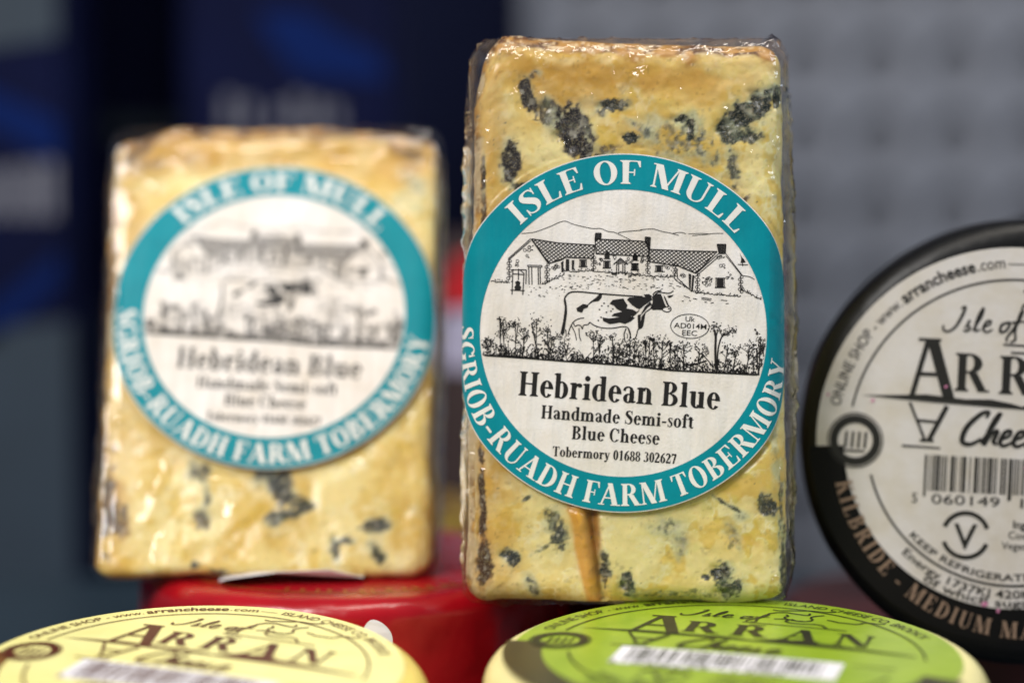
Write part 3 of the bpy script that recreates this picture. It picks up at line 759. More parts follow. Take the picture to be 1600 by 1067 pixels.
def painter(W, H, blots, ambers, seed, side_rind, greenish=True, cracks=()):
    """colour of the cheese: pale paste, amber towards the crust, mould veins; x,z in metres on the face"""
    def fn(P, N):
        x, y, z = P[:, 0], P[:, 1], P[:, 2]
        s = x + np.sign(x) * np.where(np.abs(N[:, 0]) > .7, y, 0) ; t = z + np.where(np.abs(N[:, 2]) > .7, y, 0)
        n1 = fbm(s * 60 + 40, t * 60 + 40, seed, 4); n2 = fbm(s * 220 + 90, t * 220 + 90, seed + 9, 4); n3 = fbm(s * 900 + 90, t * 900 + 10, seed + 19, 3)
        n4 = fbm(s * 1500 + 30, t * 1500 + 70, seed + 29, 2); n5 = fbm(s * 1100 + 130, t * 1100 + 170, seed + 39, 2)
        w1 = fbm(s * 330 + 11, t * 330 + 17, seed + 49, 3); w2 = fbm(s * 330 + 71, t * 330 + 37, seed + 59, 3)
        col = np.tile(lin(236, 212, 136), (len(x), 1))
        col = mixc(col, lin(244, 228, 166), sstep(.5, .72, n1) * .8)
        col = mixc(col, lin(220, 184, 92), sstep(.52, .36, n1) * .8)
        col = mixc(col, lin(208, 204, 104), sstep(.45, .65, n2) * sstep(.0, .03, x + .01) * (0.45 if greenish else .15))
        col = mixc(col, lin(244, 228, 176), sstep(.56, .72, n2) * .55)
        eg, cid = cells(s * 135 + 20 + (w1 - .5) * 1.6, t * 135 + 20 + (w2 - .5) * 1.6, seed + 3)
        col = mixc(col, lin(222, 188, 84), sstep(.45, .95, cid) * sstep(.05, .35, eg) * .75)
        col = mixc(col, lin(246, 234, 184), sstep(.40, .05, cid) * sstep(.0, .3, eg) * .45)
        col = mixc(col, lin(244, 234, 196), sstep(.16, .02, eg) * sstep(.42, .62, n2) * .5)
        # amber zone under the crust
        top = sstep(.022, .004, H - z + (n1 - .5) * .022); left = sstep(.016, .003, x + W + (n2 - .5) * .012 + (n1 - .5) * .014)
        col = mixc(col, lin(204, 152, 62), np.maximum(top * .42, left * .42))
        for ax, az, rx, rz, st in ambers:
            dd = ((x - ax) / rx) ** 2 + ((z - az) / rz) ** 2
            col = mixc(col, lin(200, 148, 58), sstep(1.3, .3, dd + (n2 - .5) * 2.0) * st * .6)
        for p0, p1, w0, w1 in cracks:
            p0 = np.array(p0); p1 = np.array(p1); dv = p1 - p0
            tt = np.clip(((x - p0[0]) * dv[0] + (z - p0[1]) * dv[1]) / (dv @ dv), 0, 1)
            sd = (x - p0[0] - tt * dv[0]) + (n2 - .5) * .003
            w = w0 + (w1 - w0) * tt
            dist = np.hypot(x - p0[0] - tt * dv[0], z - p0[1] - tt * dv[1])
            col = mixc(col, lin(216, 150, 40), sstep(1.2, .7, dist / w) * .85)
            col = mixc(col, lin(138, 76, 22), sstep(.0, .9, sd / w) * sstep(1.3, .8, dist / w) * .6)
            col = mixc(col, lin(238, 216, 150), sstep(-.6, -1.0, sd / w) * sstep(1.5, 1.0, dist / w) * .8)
        # mould
        for bx, bz, rx, rz, ang, dark, tone in blots:
            c_, s_ = math.cos(R(ang)), math.sin(R(ang))
            ex = ((x - bx) * c_ + (z - bz) * s_) / (rx * 1.12); ez = (-(x - bx) * s_ + (z - bz) * c_) / (rz * 1.12)
            dd = np.hypot(ex + (w1 - .5) * 1.5, ez + (w2 - .5) * 1.5) + (n2 - .5) * .8
            near = sstep(2.0, .4, dd)
            tn = {'p': lin(92, 80, 80), 'g': lin(84, 96, 80), 'b': lin(92, 102, 100), 'n': lin(104, 66, 34)}[tone]
            core = {'p': lin(30, 25, 29), 'g': lin(16, 28, 23), 'b': lin(26, 36, 42), 'n': lin(60, 34, 18)}[tone]
            col = mixc(col, lin(190, 192, 160) if tone != 'n' else lin(186, 138, 78), sstep(1.9, .9, dd) * sstep(.35, .6, n2) * .6)
            dens = near * (.42 + .62 * dark)
            col = mixc(col, tn, sstep(.66, .28, n3 + .52 - dens * .85) * (.45 + .45 * dark))
            col = mixc(col, core, sstep(.60, .42, n4 * .55 + n3 * .45 + .62 - dens * .92) * (.25 + .75 * dark))
            col = mixc(col, lin(188, 182, 164), sstep(.60, .74, n5) * sstep(1.3, .6, dd) * .5)
        # fine specks and streaks
        col = mixc(col, lin(110, 84, 48), sstep(.70, .78, n3) * .25)
        # crust
        if True:
            tp = sstep(.35, .8, N[:, 2]) + sstep(.0045, .001, H - z + (n2 - .5) * .010)
            crust = mixc(np.tile(lin(182, 136, 74), (len(x), 1)), lin(96, 56, 28), sstep(.38, .56, n2))
            crust = mixc(crust, lin(226, 204, 170), sstep(.55, .7, n3) * .7)
            crust = mixc(crust, lin(66, 48, 40), sstep(.60, .72, n1 * .5 + n3 * .5))
            f = np.clip(tp, 0, 1)[:, None]
            col = col * (1 - f) + crust * f
            if side_rind:
                lf = np.clip(sstep(.45, .85, -N[:, 0] + (n2 - .5) * .5), 0, 1)[:, None]
                cr2 = mixc(crust, lin(222, 200, 160), sstep(.45, .6, n2) * .7)
                col = col * (1 - lf) + cr2 * lf
        return np.clip(col, 0.004, 1)
    return fn

# ------------------------------------------------------------------ round waxed wheels with printed labels
def lathe(name, prof, mat, parent, seg=128, lump=0.0, seed=0):
    V = []; F = []
    m = len(prof)
    for j in range(seg):
        a = 2 * PI * j / seg
        for (r, z) in prof:
            k = 1 + lump * (math.sin(3 * a + seed) * .5 + math.sin(7 * a + seed * 2 + z * 90) * .3 + math.sin(13 * a + z * 200) * .2)
            V.append((r * k * math.cos(a), r * k * math.sin(a), z))
    for j in range(seg):
        for i in range(m - 1):
            a = j * m + i; b = ((j + 1) % seg) * m + i
            F.append((a, b, b + 1, a + 1))
    c0 = len(V); V.append((0, 0, prof[0][1])); V.append((0, 0, prof[-1][1]))
    for j in range(seg):
        F.append((c0, ((j + 1) % seg) * m, j * m)); F.append((c0 + 1, j * m + m - 1, ((j + 1) % seg) * m + m - 1))
    return mesh_obj(name, V, F, mat, parent)

DOME = 0.0010
def dome_z(r, Rw, h): return h - DOME * (r / Rw) ** 2
def wheel_body(name, Rw, h, edge, mat, parent, seed):
    prof = [(Rw * .9, 0.0)]
    for k in range(7):
        a = PI / 2 * k / 6; prof.append((Rw - edge * .6 + edge * .6 * math.sin(a), edge * .6 * (1 - math.cos(a))))
    for k in range(1, 5): prof.append((Rw + 0.0006 * math.sin(PI * k / 5), edge * .6 + (h - edge * 1.6) * k / 5))
    for k in range(9):
        a = PI / 2 * k / 8
        prof.append((Rw - edge + edge * math.cos(a), dome_z(Rw - edge, Rw, h) - edge + edge * math.sin(a)))
    for k in range(1, 10):
        r = (Rw - edge) * (1 - k / 10); prof.append((r, dome_z(r, Rw, h)))
    return lathe(name, prof, mat, parent, 144, 0.004, seed)

def script_isle(k, x, y, s):
    """handwritten 'Isle of'"""
    st = lambda pts, w=.10: k.stroke([(x + (px + py * .28) * s, y + py * s, w * s * f) for px, py, f in pts], 1, 5)
    st([(-.28, .22, .6), (-.22, .02, 1), (.0, -.04, .9), (.22, .16, 1), (.34, .62, 1.2), (.36, 1.0, 1), (.2, .92, .6)])
    st([(.62, .12, .6), (.72, .46, 1), (.68, .3, .8), (.82, .12, 1.1), (.7, .0, .9), (.58, .04, .6)])
    st([(.95, .05, .6), (1.12, .6, .9), (1.10, .98, 1), (1.0, .6, 1.1), (1.05, .05, 1), (1.25, .1, .6)])
    st([(1.32, .2, .7), (1.55, .3, .8), (1.56, .46, .9), (1.40, .42, 1), (1.36, .12, 1.1), (1.55, .0, .9), (1.75, .12, .6)])
    st([(2.25, .42, .9), (2.05, .32, 1.1), (2.08, .04, 1.1), (2.28, .08, 1), (2.36, .34, 1), (2.22, .44, .8), (2.55, .4, .6)])
    st([(2.50, -.35, .9), (2.42, -.2, .8), (2.62, .3, 1.2), (2.72, .9, 1), (2.62, .8, .7), (2.66, .1, 1), (2.78, -.25, .9), (2.62, -.38, .7)])
    st([(2.45, .45, .7), (2.95, .5, .7)])
def script_cheese(k, x, y, s):
    st = lambda pts, w=.12: k.stroke([(x + (px + py * .3) * s, y + py * s, w * s * f) for px, py, f in pts], 1, 5)
    st([(.52, .82, .7), (.55, 1.0, .8), (.32, .92, 1.1), (.05, .5, 1.3), (.06, .08, 1.3), (.34, .0, 1), (.6, .18, .7)])
    st([(.62, .05, .7), (.82, .6, .9), (.9, .98, 1), (.78, .7, 1.1), (.72, .0, 1.1), (.84, .34, .9), (1.0, .44, 1), (.98, .12, 1.1), (1.12, .04, .7)])
    for dx in (1.14, 1.54, 2.34):
        st([(dx, .18, .7), (dx + .24, .3, .8), (dx + .24, .46, .9), (dx + .08, .40, 1), (dx + .04, .1, 1.1), (dx + .2, .0, .9), (dx + .42, .14, .6)])
    st([(1.95, .1, .6), (2.08, .46, 1), (2.04, .3, .8), (2.18, .12, 1.1), (2.06, .0, .9), (1.94, .04, .6)])

def arran_label(parent, Rl, h, Rw, inkm, paperm, bandm, band_text, white_box, cx=0.0, cy=0.0, rot=0.0, pink=False):
    c, s = math.cos(rot), math.sin(rot)
    def mp(u, v, off):
        u = np.asarray(u) * Rl; v = np.asarray(v) * Rl
        x = cx + u * c - v * s; y = cy + u * s + v * c
        return np.stack([x, y, dome_z(np.hypot(x, y), Rw, h) + off], 1)
    def polar(r0, r1, nr, a0, a1, ns):
        V = []; F = []
        for i in range(nr + 1):
            for j in range(ns + 1):
                a = R(a0 + (a1 - a0) * j / ns); r = r0 + (r1 - r0) * i / nr
                V.append((r * math.cos(a), r * math.sin(a)))
        for i in range(nr):
            for j in range(ns):
                a = i * (ns + 1) + j; F.append((a, a + 1, a + ns + 2, a + ns + 1)[::-1])
        return np.array(V), F
    V, F = polar(0.002, 1.0, 16, 0, 360, 120)
    lab = mesh_obj('label', mp(V[:, 0], V[:, 1], .00012), F, paperm, parent)
    V, F = polar(.86, 1.035, 4, 184, 352, 90)
    mesh_obj('label_band', mp(V[:, 0], V[:, 1], .00022), F, bandm, lab)
    if white_box:
        V = np.array([(-.50 + 1.0 * i / 10, -.33 + .27 * j / 3) for i in range(11) for j in range(4)])
        F = [(i * 4 + j, i * 4 + 4 + j, i * 4 + 5 + j, i * 4 + 1 + j) for i in range(10) for j in range(3)]
        mesh_obj('barcode_panel', mp(V[:, 0], V[:, 1], .00019), F, M['paper_white'], lab)
    k = Ink(); rr = random.Random(11)
    k.arc(sans_text('ONLINE SHOP - www.'), 0, 0, .895, 171, 131, .056)
    k.arc(sans_text('arrancheese', .022), 0, 0, .895, 130, 104.5, .062)
    k.arc(sans_text('.com'), 0, 0, .895, 104, 95, .06)
    k.arc(sans_text('\u2014'), 0, 0, .895, 94, 88.5, .056)
    k.arc(sans_text('ISLAND CHEESE CO. BRODICK'), 0, 0, .895, 87, 32, .056)
    k.ring(0, 0, .835, .010, 8, 170, 90)
    k.ring(0, 0, .74, .012, 196, 344, 80)
    # badge
    k.ring(-.80, -.03, .110, .040); k.ring(-.80, -.03, .140, .007)
    for j in range(4): k.stroke([(-.85 + j * .033, -.07), (-.845 + j * .033, .015)], .013)
    k.stroke([(-.86, -.085), (-.75, -.085)], .01)
    script_isle(k, -.35, .56, .125)
    # island coastline sketch
    for x0, y0, n, st in ((.02, .78, 9, .035), (.10, .70, 12, .04), (.20, .76, 10, .035), (.14, .62, 8, .04), (.30, .66, 9, .035), (.06, .60, 5, .03)):
        p = [(x0, y0)]; a = rr.uniform(-1.2, .2)
        for _ in range(n): a += rr.uniform(-1.1, 1.1); p.append((p[-1][0] + st * math.cos(a * .8), p[-1][1] + st * math.sin(a) * .7))
        k.stroke(p, .011, 2)
    k.stroke([(-.07, .50), (.42, .49)], .010); k.stroke([(-.03, .46), (.05, .46)], .010)
    # ARRAN
    k.quads(diag(-.535, .215, -.465, .50, .026)); k.quads(diag(-.365, .215, -.455, .50, .06))
    k.quads([rect(-.50, .50, -.385, .515), rect(-.50, .32, -.40, .34)])
    for ch, x in (('R', -.315), ('R', -.09), ('A', .145), ('N', .39)):
        v, f, a = glyph_tris(ch); k.add(v * (.205, .195) + (x, .245 - x * .02), f)
    # mountain skyline
    top = [(-.78, .205), (-.6, .215), (-.45, .225), (-.25, .21), (-.12, .215), (-.02, .20), (.04, .185), (.10, .215), (.17, .245), (.20, .235), (.27, .26), (.34, .22), (.45, .21), (.6, .19), (.78, .165)]
    bot = [(.78, .155), (.5, .165), (.2, .165), (-.1, .175), (-.4, .185), (-.6, .195)]
    k.fill(top + bot)
    k.stroke([(-.53, .18), (-.445, -.01)], .014); k.stroke([(-.34, .17), (-.425, -.01)], .024); k.stroke([(-.49, .09), (-.39, .085)], .014); k.stroke([(-.47, -.012), (-.40, -.012)], .014)
    script_cheese(k, -.27, -.02, .17)
    k.stroke([(-.56, -.045), (.72, -.075)], .011)
    # barcode
    x = -.44
    while x < .42:
        w = rr.choice((.006, .006, .011, .017)); long = (x < -.42) or abs(x + .015) < .016 or x > .40
        k.quads([rect(x, -.30 if long else -.27, x + w, -.085)]); x += w + rr.choice((.007, .007, .012, .018))
    for s_, xx, w in (('5', -.50, None), ('060149', -.40, .35), ('1300', .03, .25)): k.text(sans_text(s_), xx, -.335, .05, 0, w)
    # vegetarian mark, small print
    k.text(sans_text('V', .01), -.215, -.56, .13, 0, None, 'c'); k.ring(-.215, -.49, .115, .022, 20, 160, 20); k.ring(-.215, -.49, .115, .022, 200, 340, 20)
    k.text(sans_text('Ingredients', .015), .02, -.44, .04); k.text(sans_text("Cow's Milk"), .0, -.495, .038); k.text(sans_text('Vegetarian'), -.03, -.55, .038)
    k.arc(sans_text('KEEP REFRIGERATED', .012), 0, 0, .715, 225, 285, .036, True)
    k.arc(sans_text('Energy 1737KJ 420KCal', .012), 0, 0, .805, 228, 288, .042, True)
    k.arc(sans_text('of which sugars', .012), 0, 0, .85, 240, 284, .042, True)
    k.build('printing', inkm, lab, mp, .00028)
    if band_text:
        b = Ink(); b.arc(serif_text(band_text, .16), .078, -.01, 1.0, 194, 293, .085, True)
        b.build('band_lettering', M['tan_ink'], lab, mp, .00032)
    if pink:
        for x_, y_, r_ in ((.10, -.14, .02), (.07, -.13, .012), (.12, -.70, .02), (-.1, -.84, .03), (-.03, -.87, .02), (-.72, .18, .018), (-.95, .2, .015), (-.35, .27, .015)):
            b = Ink(); b.ell(x_, y_, r_ * .6, r_ * .4, rr.random() * 3, 9); b.build('ink_smudge', M['pink_ink'], lab, mp, .00036)
    return lab

# =================================================================== setting
SHELF_FAR = 0.80
ZB = -0.12          # a lower shelf behind carries the cartons and the panel
o = mesh_obj('shelf', [(-1.2, -.1, 0), (1.2, -.1, 0), (1.2, SHELF_FAR, 0), (-1.2, SHELF_FAR, 0), (-1.2, -.1, -.02), (1.2, -.1, -.02), (1.2, SHELF_FAR, -.02), (-1.2, SHELF_FAR, -.02)],
             [(0, 1, 2, 3), (7, 6, 5, 4), (0, 4, 5, 1), (1, 5, 6, 2), (2, 6, 7, 3), (3, 7, 4, 0)], M['slate'], None, False)
tag(o, kind='structure')
o = mesh_obj('back_shelf', [(x_, y_, z_) for z_ in (ZB, ZB - .02) for x_, y_ in ((-1.2, .803), (1.2, .803), (1.2, 1.35), (-1.2, 1.35))],
             [(0, 1, 2, 3), (7, 6, 5, 4), (0, 4, 5, 1), (1, 5, 6, 2), (2, 6, 7, 3), (3, 7, 4, 0)], M['slate'], None, False)
tag(o, kind='structure')
o = mesh_obj('wall', [(-1.2, 1.353, -.2), (1.2, 1.353, -.2), (1.2, 1.353, .9), (-1.2, 1.353, .9), (-1.2, 1.38, -.2), (1.2, 1.38, -.2), (1.2, 1.38, .9), (-1.2, 1.38, .9)],
             [(0, 1, 2, 3), (7, 6, 5, 4), (0, 4, 5, 1), (1, 5, 6, 2), (2, 6, 7, 3), (3, 7, 4, 0)], M['wall_dark'], None, False)
tag(o, kind='structure')

# perforated metal panel behind, real holes
def perforated_panel():
    root = thing('perforated_panel', (0.226, 1.24, ZB), 'grey perforated metal panel with rows of round holes standing behind the cheeses', 'panel', rot=(0, 0, R(-14)))
    P = 0.0385; rad = 0.0142; th = 0.004
    nx, nz = 11, 13
    V = []; F = []; sq = []
    for k in range(24):
        a = 2 * PI * k / 24; c, s = math.cos(a), math.sin(a); m = max(abs(c), abs(s)); sq.append((c / m * P / 2, s / m * P / 2))
    for i in range(nx):
        for j in range(nz):
            cx = -.192 + i * P; cz = .012 + P / 2 + j * P
            b = len(V)
            for k in range(24):
                a = 2 * PI * k / 24
                V.append((cx + sq[k][0], 0, cz + sq[k][1])); V.append((cx + rad * math.cos(a), 0, cz + rad * math.sin(a))); V.append((cx + rad * math.cos(a), th, cz + rad * math.sin(a)))
            for k in range(24):
                p = b + 3 * k; q = b + 3 * ((k + 1) % 24)
                F.append((p, p + 1, q + 1, q)); F.append((p + 1, p + 2, q + 2, q + 1))
    mesh_obj('sheet', V, F, M['metal_grey'], root, False)
    mesh_obj('backing_sheet', [(-.205, .0115, .013), (-.192 + (nx - .5) * P, .0115, .013), (-.192 + (nx - .5) * P, .0115, .012 + nz * P), (-.205, .0115, .012 + nz * P)], [(0, 1, 2, 3)], M['metal_grey'], root, False)
    x0, x1, z1 = -.192 - P / 2, -.192 + (nx - .5) * P, .012 + nz * P
    def bar(name, a, b):
        v = [(x, y, z) for x in (a[0], b[0]) for y in (a[1], b[1]) for z in (a[2], b[2])]
        mesh_obj(name, v, [(0, 1, 3, 2), (4, 6, 7, 5), (0, 4, 5, 1), (2, 3, 7, 6), (0, 2, 6, 4), (1, 5, 7, 3)], M['metal_grey'], root, False)
    bar('bottom_rail', (x0, -.003, 0), (x1, .008, .0118)); bar('top_rail', (x0, -.003, z1 + .0002), (x1, .008, z1 + .012))
    bar('side_rail', (x0 - .012, -.003, 0), (x0 - .0002, .008, z1 + .012)); bar('side_rail', (x1 + .0002, -.003, 0), (x1 + .012, .008, z1 + .012))
perforated_panel()

# =================================================================== cheeses
W_R = 0.0525
H_W = 0.045
# hand-made wheels are not quite level on top: their upper face slopes a few degrees
def slope_top(root, H, k):
    for o_ in root.children_recursive:
        if o_.type == 'MESH':
            for v in o_.data.vertices: v.co.z += k * v.co.y * min(max(v.co.z / H, 0), 1)
            o_.data.update()
# lime green wheel
H_G = 0.0431
g = thing('cheese_wheel', (0.0464, 0.495, 0), 'cream waxed cheese wheel with lime green label lying flat under the upright wedge', 'cheese')
wheel_body('wax', W_R, H_G, .007, M['wax_cream'], g, 1)
arran_label(g, 0.0468, H_G, W_R, M['olive_ink'], M['paper_green'], M['band_brown'], '', True, rot=R(-17))
slope_top(g, H_G, math.tan(R(3)))
# yellow wheel
H_Y = 0.0418
yw = thing('cheese_wheel', (-0.0665, 0.4865, 0), 'yellow waxed cheese wheel with pale yellow label and brown printing lying flat', 'cheese')
wheel_body('wax', 0.0495, H_Y, .007, M['wax_yellow'], yw, 2)
arran_label(yw, 0.0445, H_Y, 0.0495, M['brown_ink'], M['paper_yellow'], M['band_ochre'], '', True, rot=R(-20))
slope_top(yw, H_Y, math.tan(R(5.5)))
# added dark truckle: its brown stands in for shade in the gap under the wedge
shade_filler = thing('cheese_wheel', (0.036, 0.630, 0), 'small added dark brown wheel standing in for the shade in the gap behind the upright wedge', 'cheese')
wheel_body('wax', .028, .042, .005, M['shade_brown'], shade_filler, 9)
# red wheel carrying both wedges
H_RED = 0.0449
rd = thing('cheese_wheel', (-0.0395, 0.5945, 0), 'glossy red waxed cheese wheel with gold marks on top carrying the leaning wedge', 'cheese')
wheel_body('wax', W_R, H_RED, .005, M['wax_red'], rd, 3)
k = Ink(); k.ring(0, 0, .0445, .0005, 0, 360, 120)
for q in range(13):                       # worn gold characters, unreadable in the photograph
    a = R(252 + q * 4.6 + (q % 3) * .5); k.stroke([(.0408 * math.cos(a), .0408 * math.sin(a)), (.0432 * math.cos(a + .008), .0432 * math.sin(a + .008))], .0007)
    if q % 2: k.stroke([(.0420 * math.cos(a), .0420 * math.sin(a)), (.0422 * math.cos(a + .03), .0422 * math.sin(a + .03))], .0006)
k.build('gold_lettering', M['gold_ink'], rd, lambda u, v, off: np.stack([u, v, dome_z(np.hypot(u, v), W_R, H_RED) + off], 1), .00015)
# dark red wheel under the black one
d2 = thing('cheese_wheel', (0.128, 0.648, 0), 'dark red waxed cheese wheel lying flat beneath the upright black wheel', 'cheese')
wheel_body('wax', .056, .0235, .005, M['wax_dark_red'], d2, 4)
# olive gold wheel behind
d3 = thing('cheese_wheel', (-0.046, 0.705, 0), 'olive gold waxed cheese wheel lying flat behind the red wheel', 'cheese')
wheel_body('wax', .04, .041, .006, M['wax_gold'], d3, 5)
kk = Ink(); kk.ring(0, 0, .030, .0012); kk.ring(0, 0, .026, .0008)
kk.build('printed_rings', M['brown_ink'], d3, lambda u, v, off: np.stack([u, v, dome_z(np.hypot(u, v), .04, .041) + off], 1), .0002)

# upright black wheels: axis turned towards the camera
def standing_wheel(px, py, y, yaw, lean, label, with_label=True, Rw=.0517):
    p = at(px, py, y)
    root = thing('cheese_wheel', p, label, 'cheese', rot=(R(90 - lean), 0, R(yaw)))
    th = .036
    w = wheel_body('wax', Rw, th, .0055, M['wax_black'], root, 6)
    w.location = (0, 0, -th)
    if with_label:
        lab = arran_label(root, .0448, 0, Rw, M['dark_ink'], M['paper_silver'], M['band_black'], 'KILBRIDE - MEDIUM MATURE', False, cx=-.0035, cy=.0004, rot=R(-2), pink=True)
    return root
standing_wheel(1606, 694, 0.552, -7, 4, 'black waxed cheese wheel with silver grey label standing on its edge')
standing_wheel(1705, 655, 0.640, -7, 4, 'plain black waxed cheese wheel standing behind the labelled black wheel', False, .0560)

# ---- upright wedge in focus
PXM = 0.0001416
FW, FH, LEAN_F = 0.0357, 0.1275, R(4)
FB = (0.0256, 0.5345, 0.0441)
def fpx(px, py):                 # photograph pixel -> metres on the face of the upright wedge
    return ((px - 979) * PXM, (944 - py) * PXM)
fb = []
for px, py, rx, rz, ang, dk, tone in [
    (812, 138, 9, 17, 15, .9, 'p'), (826, 110, 9, 5, 30, .5, 'p'), (846, 158, 26, 17, -30, .75, 'p'), (872, 186, 22, 26, 30, 1, 'p'), (885, 207, 20, 19, 0, 1, 'p'),
    (941, 150, 19, 8, 10, .8, 'b'), (930, 160, 8, 6, 0, .6, 'b'), (784, 244, 12, 27, -5, .95, 'p'), (804, 282, 18, 7, 0, .9, 'g'), (923, 229, 22, 8, 20, .45, 'p'),
    (1022, 190, 46, 28, -10, .3, 'b'), (976, 198, 9, 7, 0, 1, 'g'), (985, 178, 26, 6, -30, .4, 'b'), (1056, 170, 12, 6, 20, .9, 'g'), (1072, 180, 7, 14, 0, .95, 'g'),
    (1128, 184, 16, 15, 0, 1, 'g'), (1150, 172, 22, 20, 30, 1, 'g'), (1162, 196, 14, 8, 0, .8, 'g'), (1178, 134, 13, 20, -30, 1, 'g'), (1194, 122, 22, 6, 10, .9, 'g'), (1210, 135, 7, 16, 0, .9, 'g'),
    (1087, 216, 8, 16, 0, .35, 'b'), (1138, 246, 9, 28, 5, .55, 'b'), (1110, 230, 6, 10, 0, .3, 'b'), (1160, 299, 7, 4, 30, .7, 'n'),
    (856, 820, 14, 24, 20, .55, 'g'), (866, 838, 8, 20, 10, .6, 'b'), (785, 865, 13, 10, -20, .9, 'b'), (823, 916, 8, 18, 30, .45, 'b'), (939, 890, 8, 22, 0, .8, 'b'), (974, 912, 9, 20, 0, .85, 'b'),
    (1001, 928, 60, 7, 0, .35, 'g'), (1121, 887, 13, 12, 0, 1, 'g'), (1101, 896, 5, 4, 0, 1, 'g'), (1131, 922, 18, 16, 30, .75, 'b'), (1193, 786, 12, 15, 30, .8, 'b'), (1153, 797, 9, 7, 0, .5, 'b'),
    (1122, 770, 24, 3, -30, .7, 'g'), (1026, 816, 22, 12, 0, .3, 'b'), (816, 776, 7, 3, 30, .6, 'g'), (836, 858, 18, 3, 30, .4, 'g'), (1056, 845, 10, 16, 0, .18, 'b'), (1140, 835, 9, 22, 10, .22, 'b'), (1210, 700, 5, 50, 0, .15, 'g'),
    (744, 790, 6, 90, 2, .9, 'n'), (742, 885, 12, 30, 0, .8, 'n'), (745, 330, 5, 60, 3, .7, 'n'), (744, 260, 4, 30, 0, .7, 'p'), (1226, 900, 6, 60, 0, .7, 'g'), (1222, 780, 4, 50, 0, .5, 'g')]:
    c = fpx(px, py); fb.append((c[0], c[1], rx * PXM, rz * PXM, ang, dk, tone))
fa = [(*fpx(px, py), rx * PXM, rz * PXM, s) for px, py, rx, rz, s in ((880, 110, 150, 36, .6), (1100, 120, 120, 26, .5), (770, 200, 30, 90, .5), (800, 320, 60, 60, .6), (790, 740, 50, 40, .5), (1000, 160, 40, 40, .3), (960, 100, 220, 18, .6), (1165, 840, 16, 12, .35), (1075, 842, 14, 12, .4))]
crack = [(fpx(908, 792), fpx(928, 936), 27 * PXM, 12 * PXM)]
def front_shape(P, N):
    x, z = P[:, 0], P[:, 2]
    n = fbm(x * 90 + 30, z * 90 + 30 + P[:, 1] * 60, 51, 4) - .5; n2 = fbm(x * 420 + 10, z * 420 + 10 + P[:, 1] * 300, 61, 3) - .5
    inl = sstep(.044, .039, np.hypot(x + .0009, z - .0615))          # flat and set back below the label
    amp = np.where(inl > .5, .15, 1.0)
    d = (n * .0015 + n2 * .0004) * amp - .0005
    fr = N[:, 1] < -.5
    d = np.where(fr, np.minimum(d, -.0002) - .0003 * inl, d * .9)
    P = P + N * d[:, None]
    # uneven crest: higher at the left shoulder, sagging on the right
    up = sstep(.08, .126, z)
    P[:, 2] += up * (-.0012 * sstep(-.02, .035, x) + .0012 * np.exp(-((x + .026) / .006) ** 2) - .0022 * sstep(-.029, -.036, x))
    P[:, 0] += up * sstep(.112, .126, z) * (.002 * sstep(-.02, -.036, x))
    low = sstep(.02, .0, z)
    P[:, 2] += low * .0007 * np.abs(np.sin(x * 110 + .6)) * sstep(.0, .03, np.abs(x))
    # the split near the foot
    a = fpx(908, 792); b = fpx(928, 936); tt = np.clip((a[1] - z) / (a[1] - b[1]), -.1, 1)
    xc = a[0] + (b[0] - a[0]) * tt + .0022
    P[:, 1] += np.where(fr & (z < a[1] + .001), .0020 * np.exp(-((x - xc) / .0011) ** 2) - .0007 * np.exp(-((x - xc + .003) / .0014) ** 2), 0)
    for bx, bz, rx, rz, ang, dk, tone in fb:
        if dk > .7: P[:, 1] += np.where(fr, .0007 * np.exp(-(((x - bx) / rx) ** 2 + ((z - bz) / rz) ** 2) * 1.2) * (1 + 3 * n2), 0)
    return P
wf = thing('wrapped_cheese', FB, 'film wrapped blue cheese wedge standing upright in front, its round farm label legible', 'cheese', 'wrapped blue cheese wedges', rot=(-LEAN_F, 0, R(-2)))
block('cheese_block', M['cheese'], wf, FW, FH, .048, .045, LEAN_F, -0.055, .0055, .00034, .0012, front_shape, painter(FW, FH, fb, fa, 5, True, True, crack))
def film_shape(seed, bulge, clear, ctr, fold=1.0):
    def fn(P, N):
        x, y, z = P[:, 0], P[:, 1], P[:, 2]
        n = fbm(x * 130 + 20 + y * 50, z * 130 + 20 + y * 90, seed, 4) - .5
        rid = np.abs(fbm(x * 60 + 50 + y * 80, z * 45 + 60 + y * 40, seed + 5, 3) - .5)
        inl = sstep(clear + .003, clear - .001, np.hypot(x - ctr[0], z - ctr[1])) * (N[:, 1] < -.3)
        rid2 = np.abs(fbm(x * 190 + 50 + y * 180, z * 120 + 60 + y * 140, seed + 8, 3) - .5)
        rot_u = x * .75 + z * .66; rot_v = -x * .66 + z * .75
        rid3 = np.abs(fbm(rot_u * 300 + 30, rot_v * 28 + 40, seed + 11, 2) - .5)      # long tension folds
        d = fold * ((n * .0008 + (.12 - rid) * .0020 + (.1 - rid2) * .0012) + np.maximum(.09 - rid3, 0) * .006)
        rid4 = np.abs(fbm(y * 420 + 30, z * 26 + 40, seed + 13, 2) - .5)
        d = d + np.where(np.abs(N[:, 0]) > .35, np.maximum(.12 - rid4, 0) * .007, 0)
        d = np.where(inl > .05, -.0001, np.maximum(d, -.0001) * (1 - inl))
        # slack film standing off the sides
        side = np.abs(N[:, 0]) > .35
        d = d + np.where(side & (N[:, 0] > 0), bulge * np.exp(-((z - .066) / .050) ** 2) * sstep(.0, .012, y) , 0)
        d = d + np.where(side & (N[:, 0] < 0), bulge * .5 * np.exp(-((z - .092) / .026) ** 2) * sstep(.0, .012, y), 0)
        return P + N * d[:, None]
    return fn
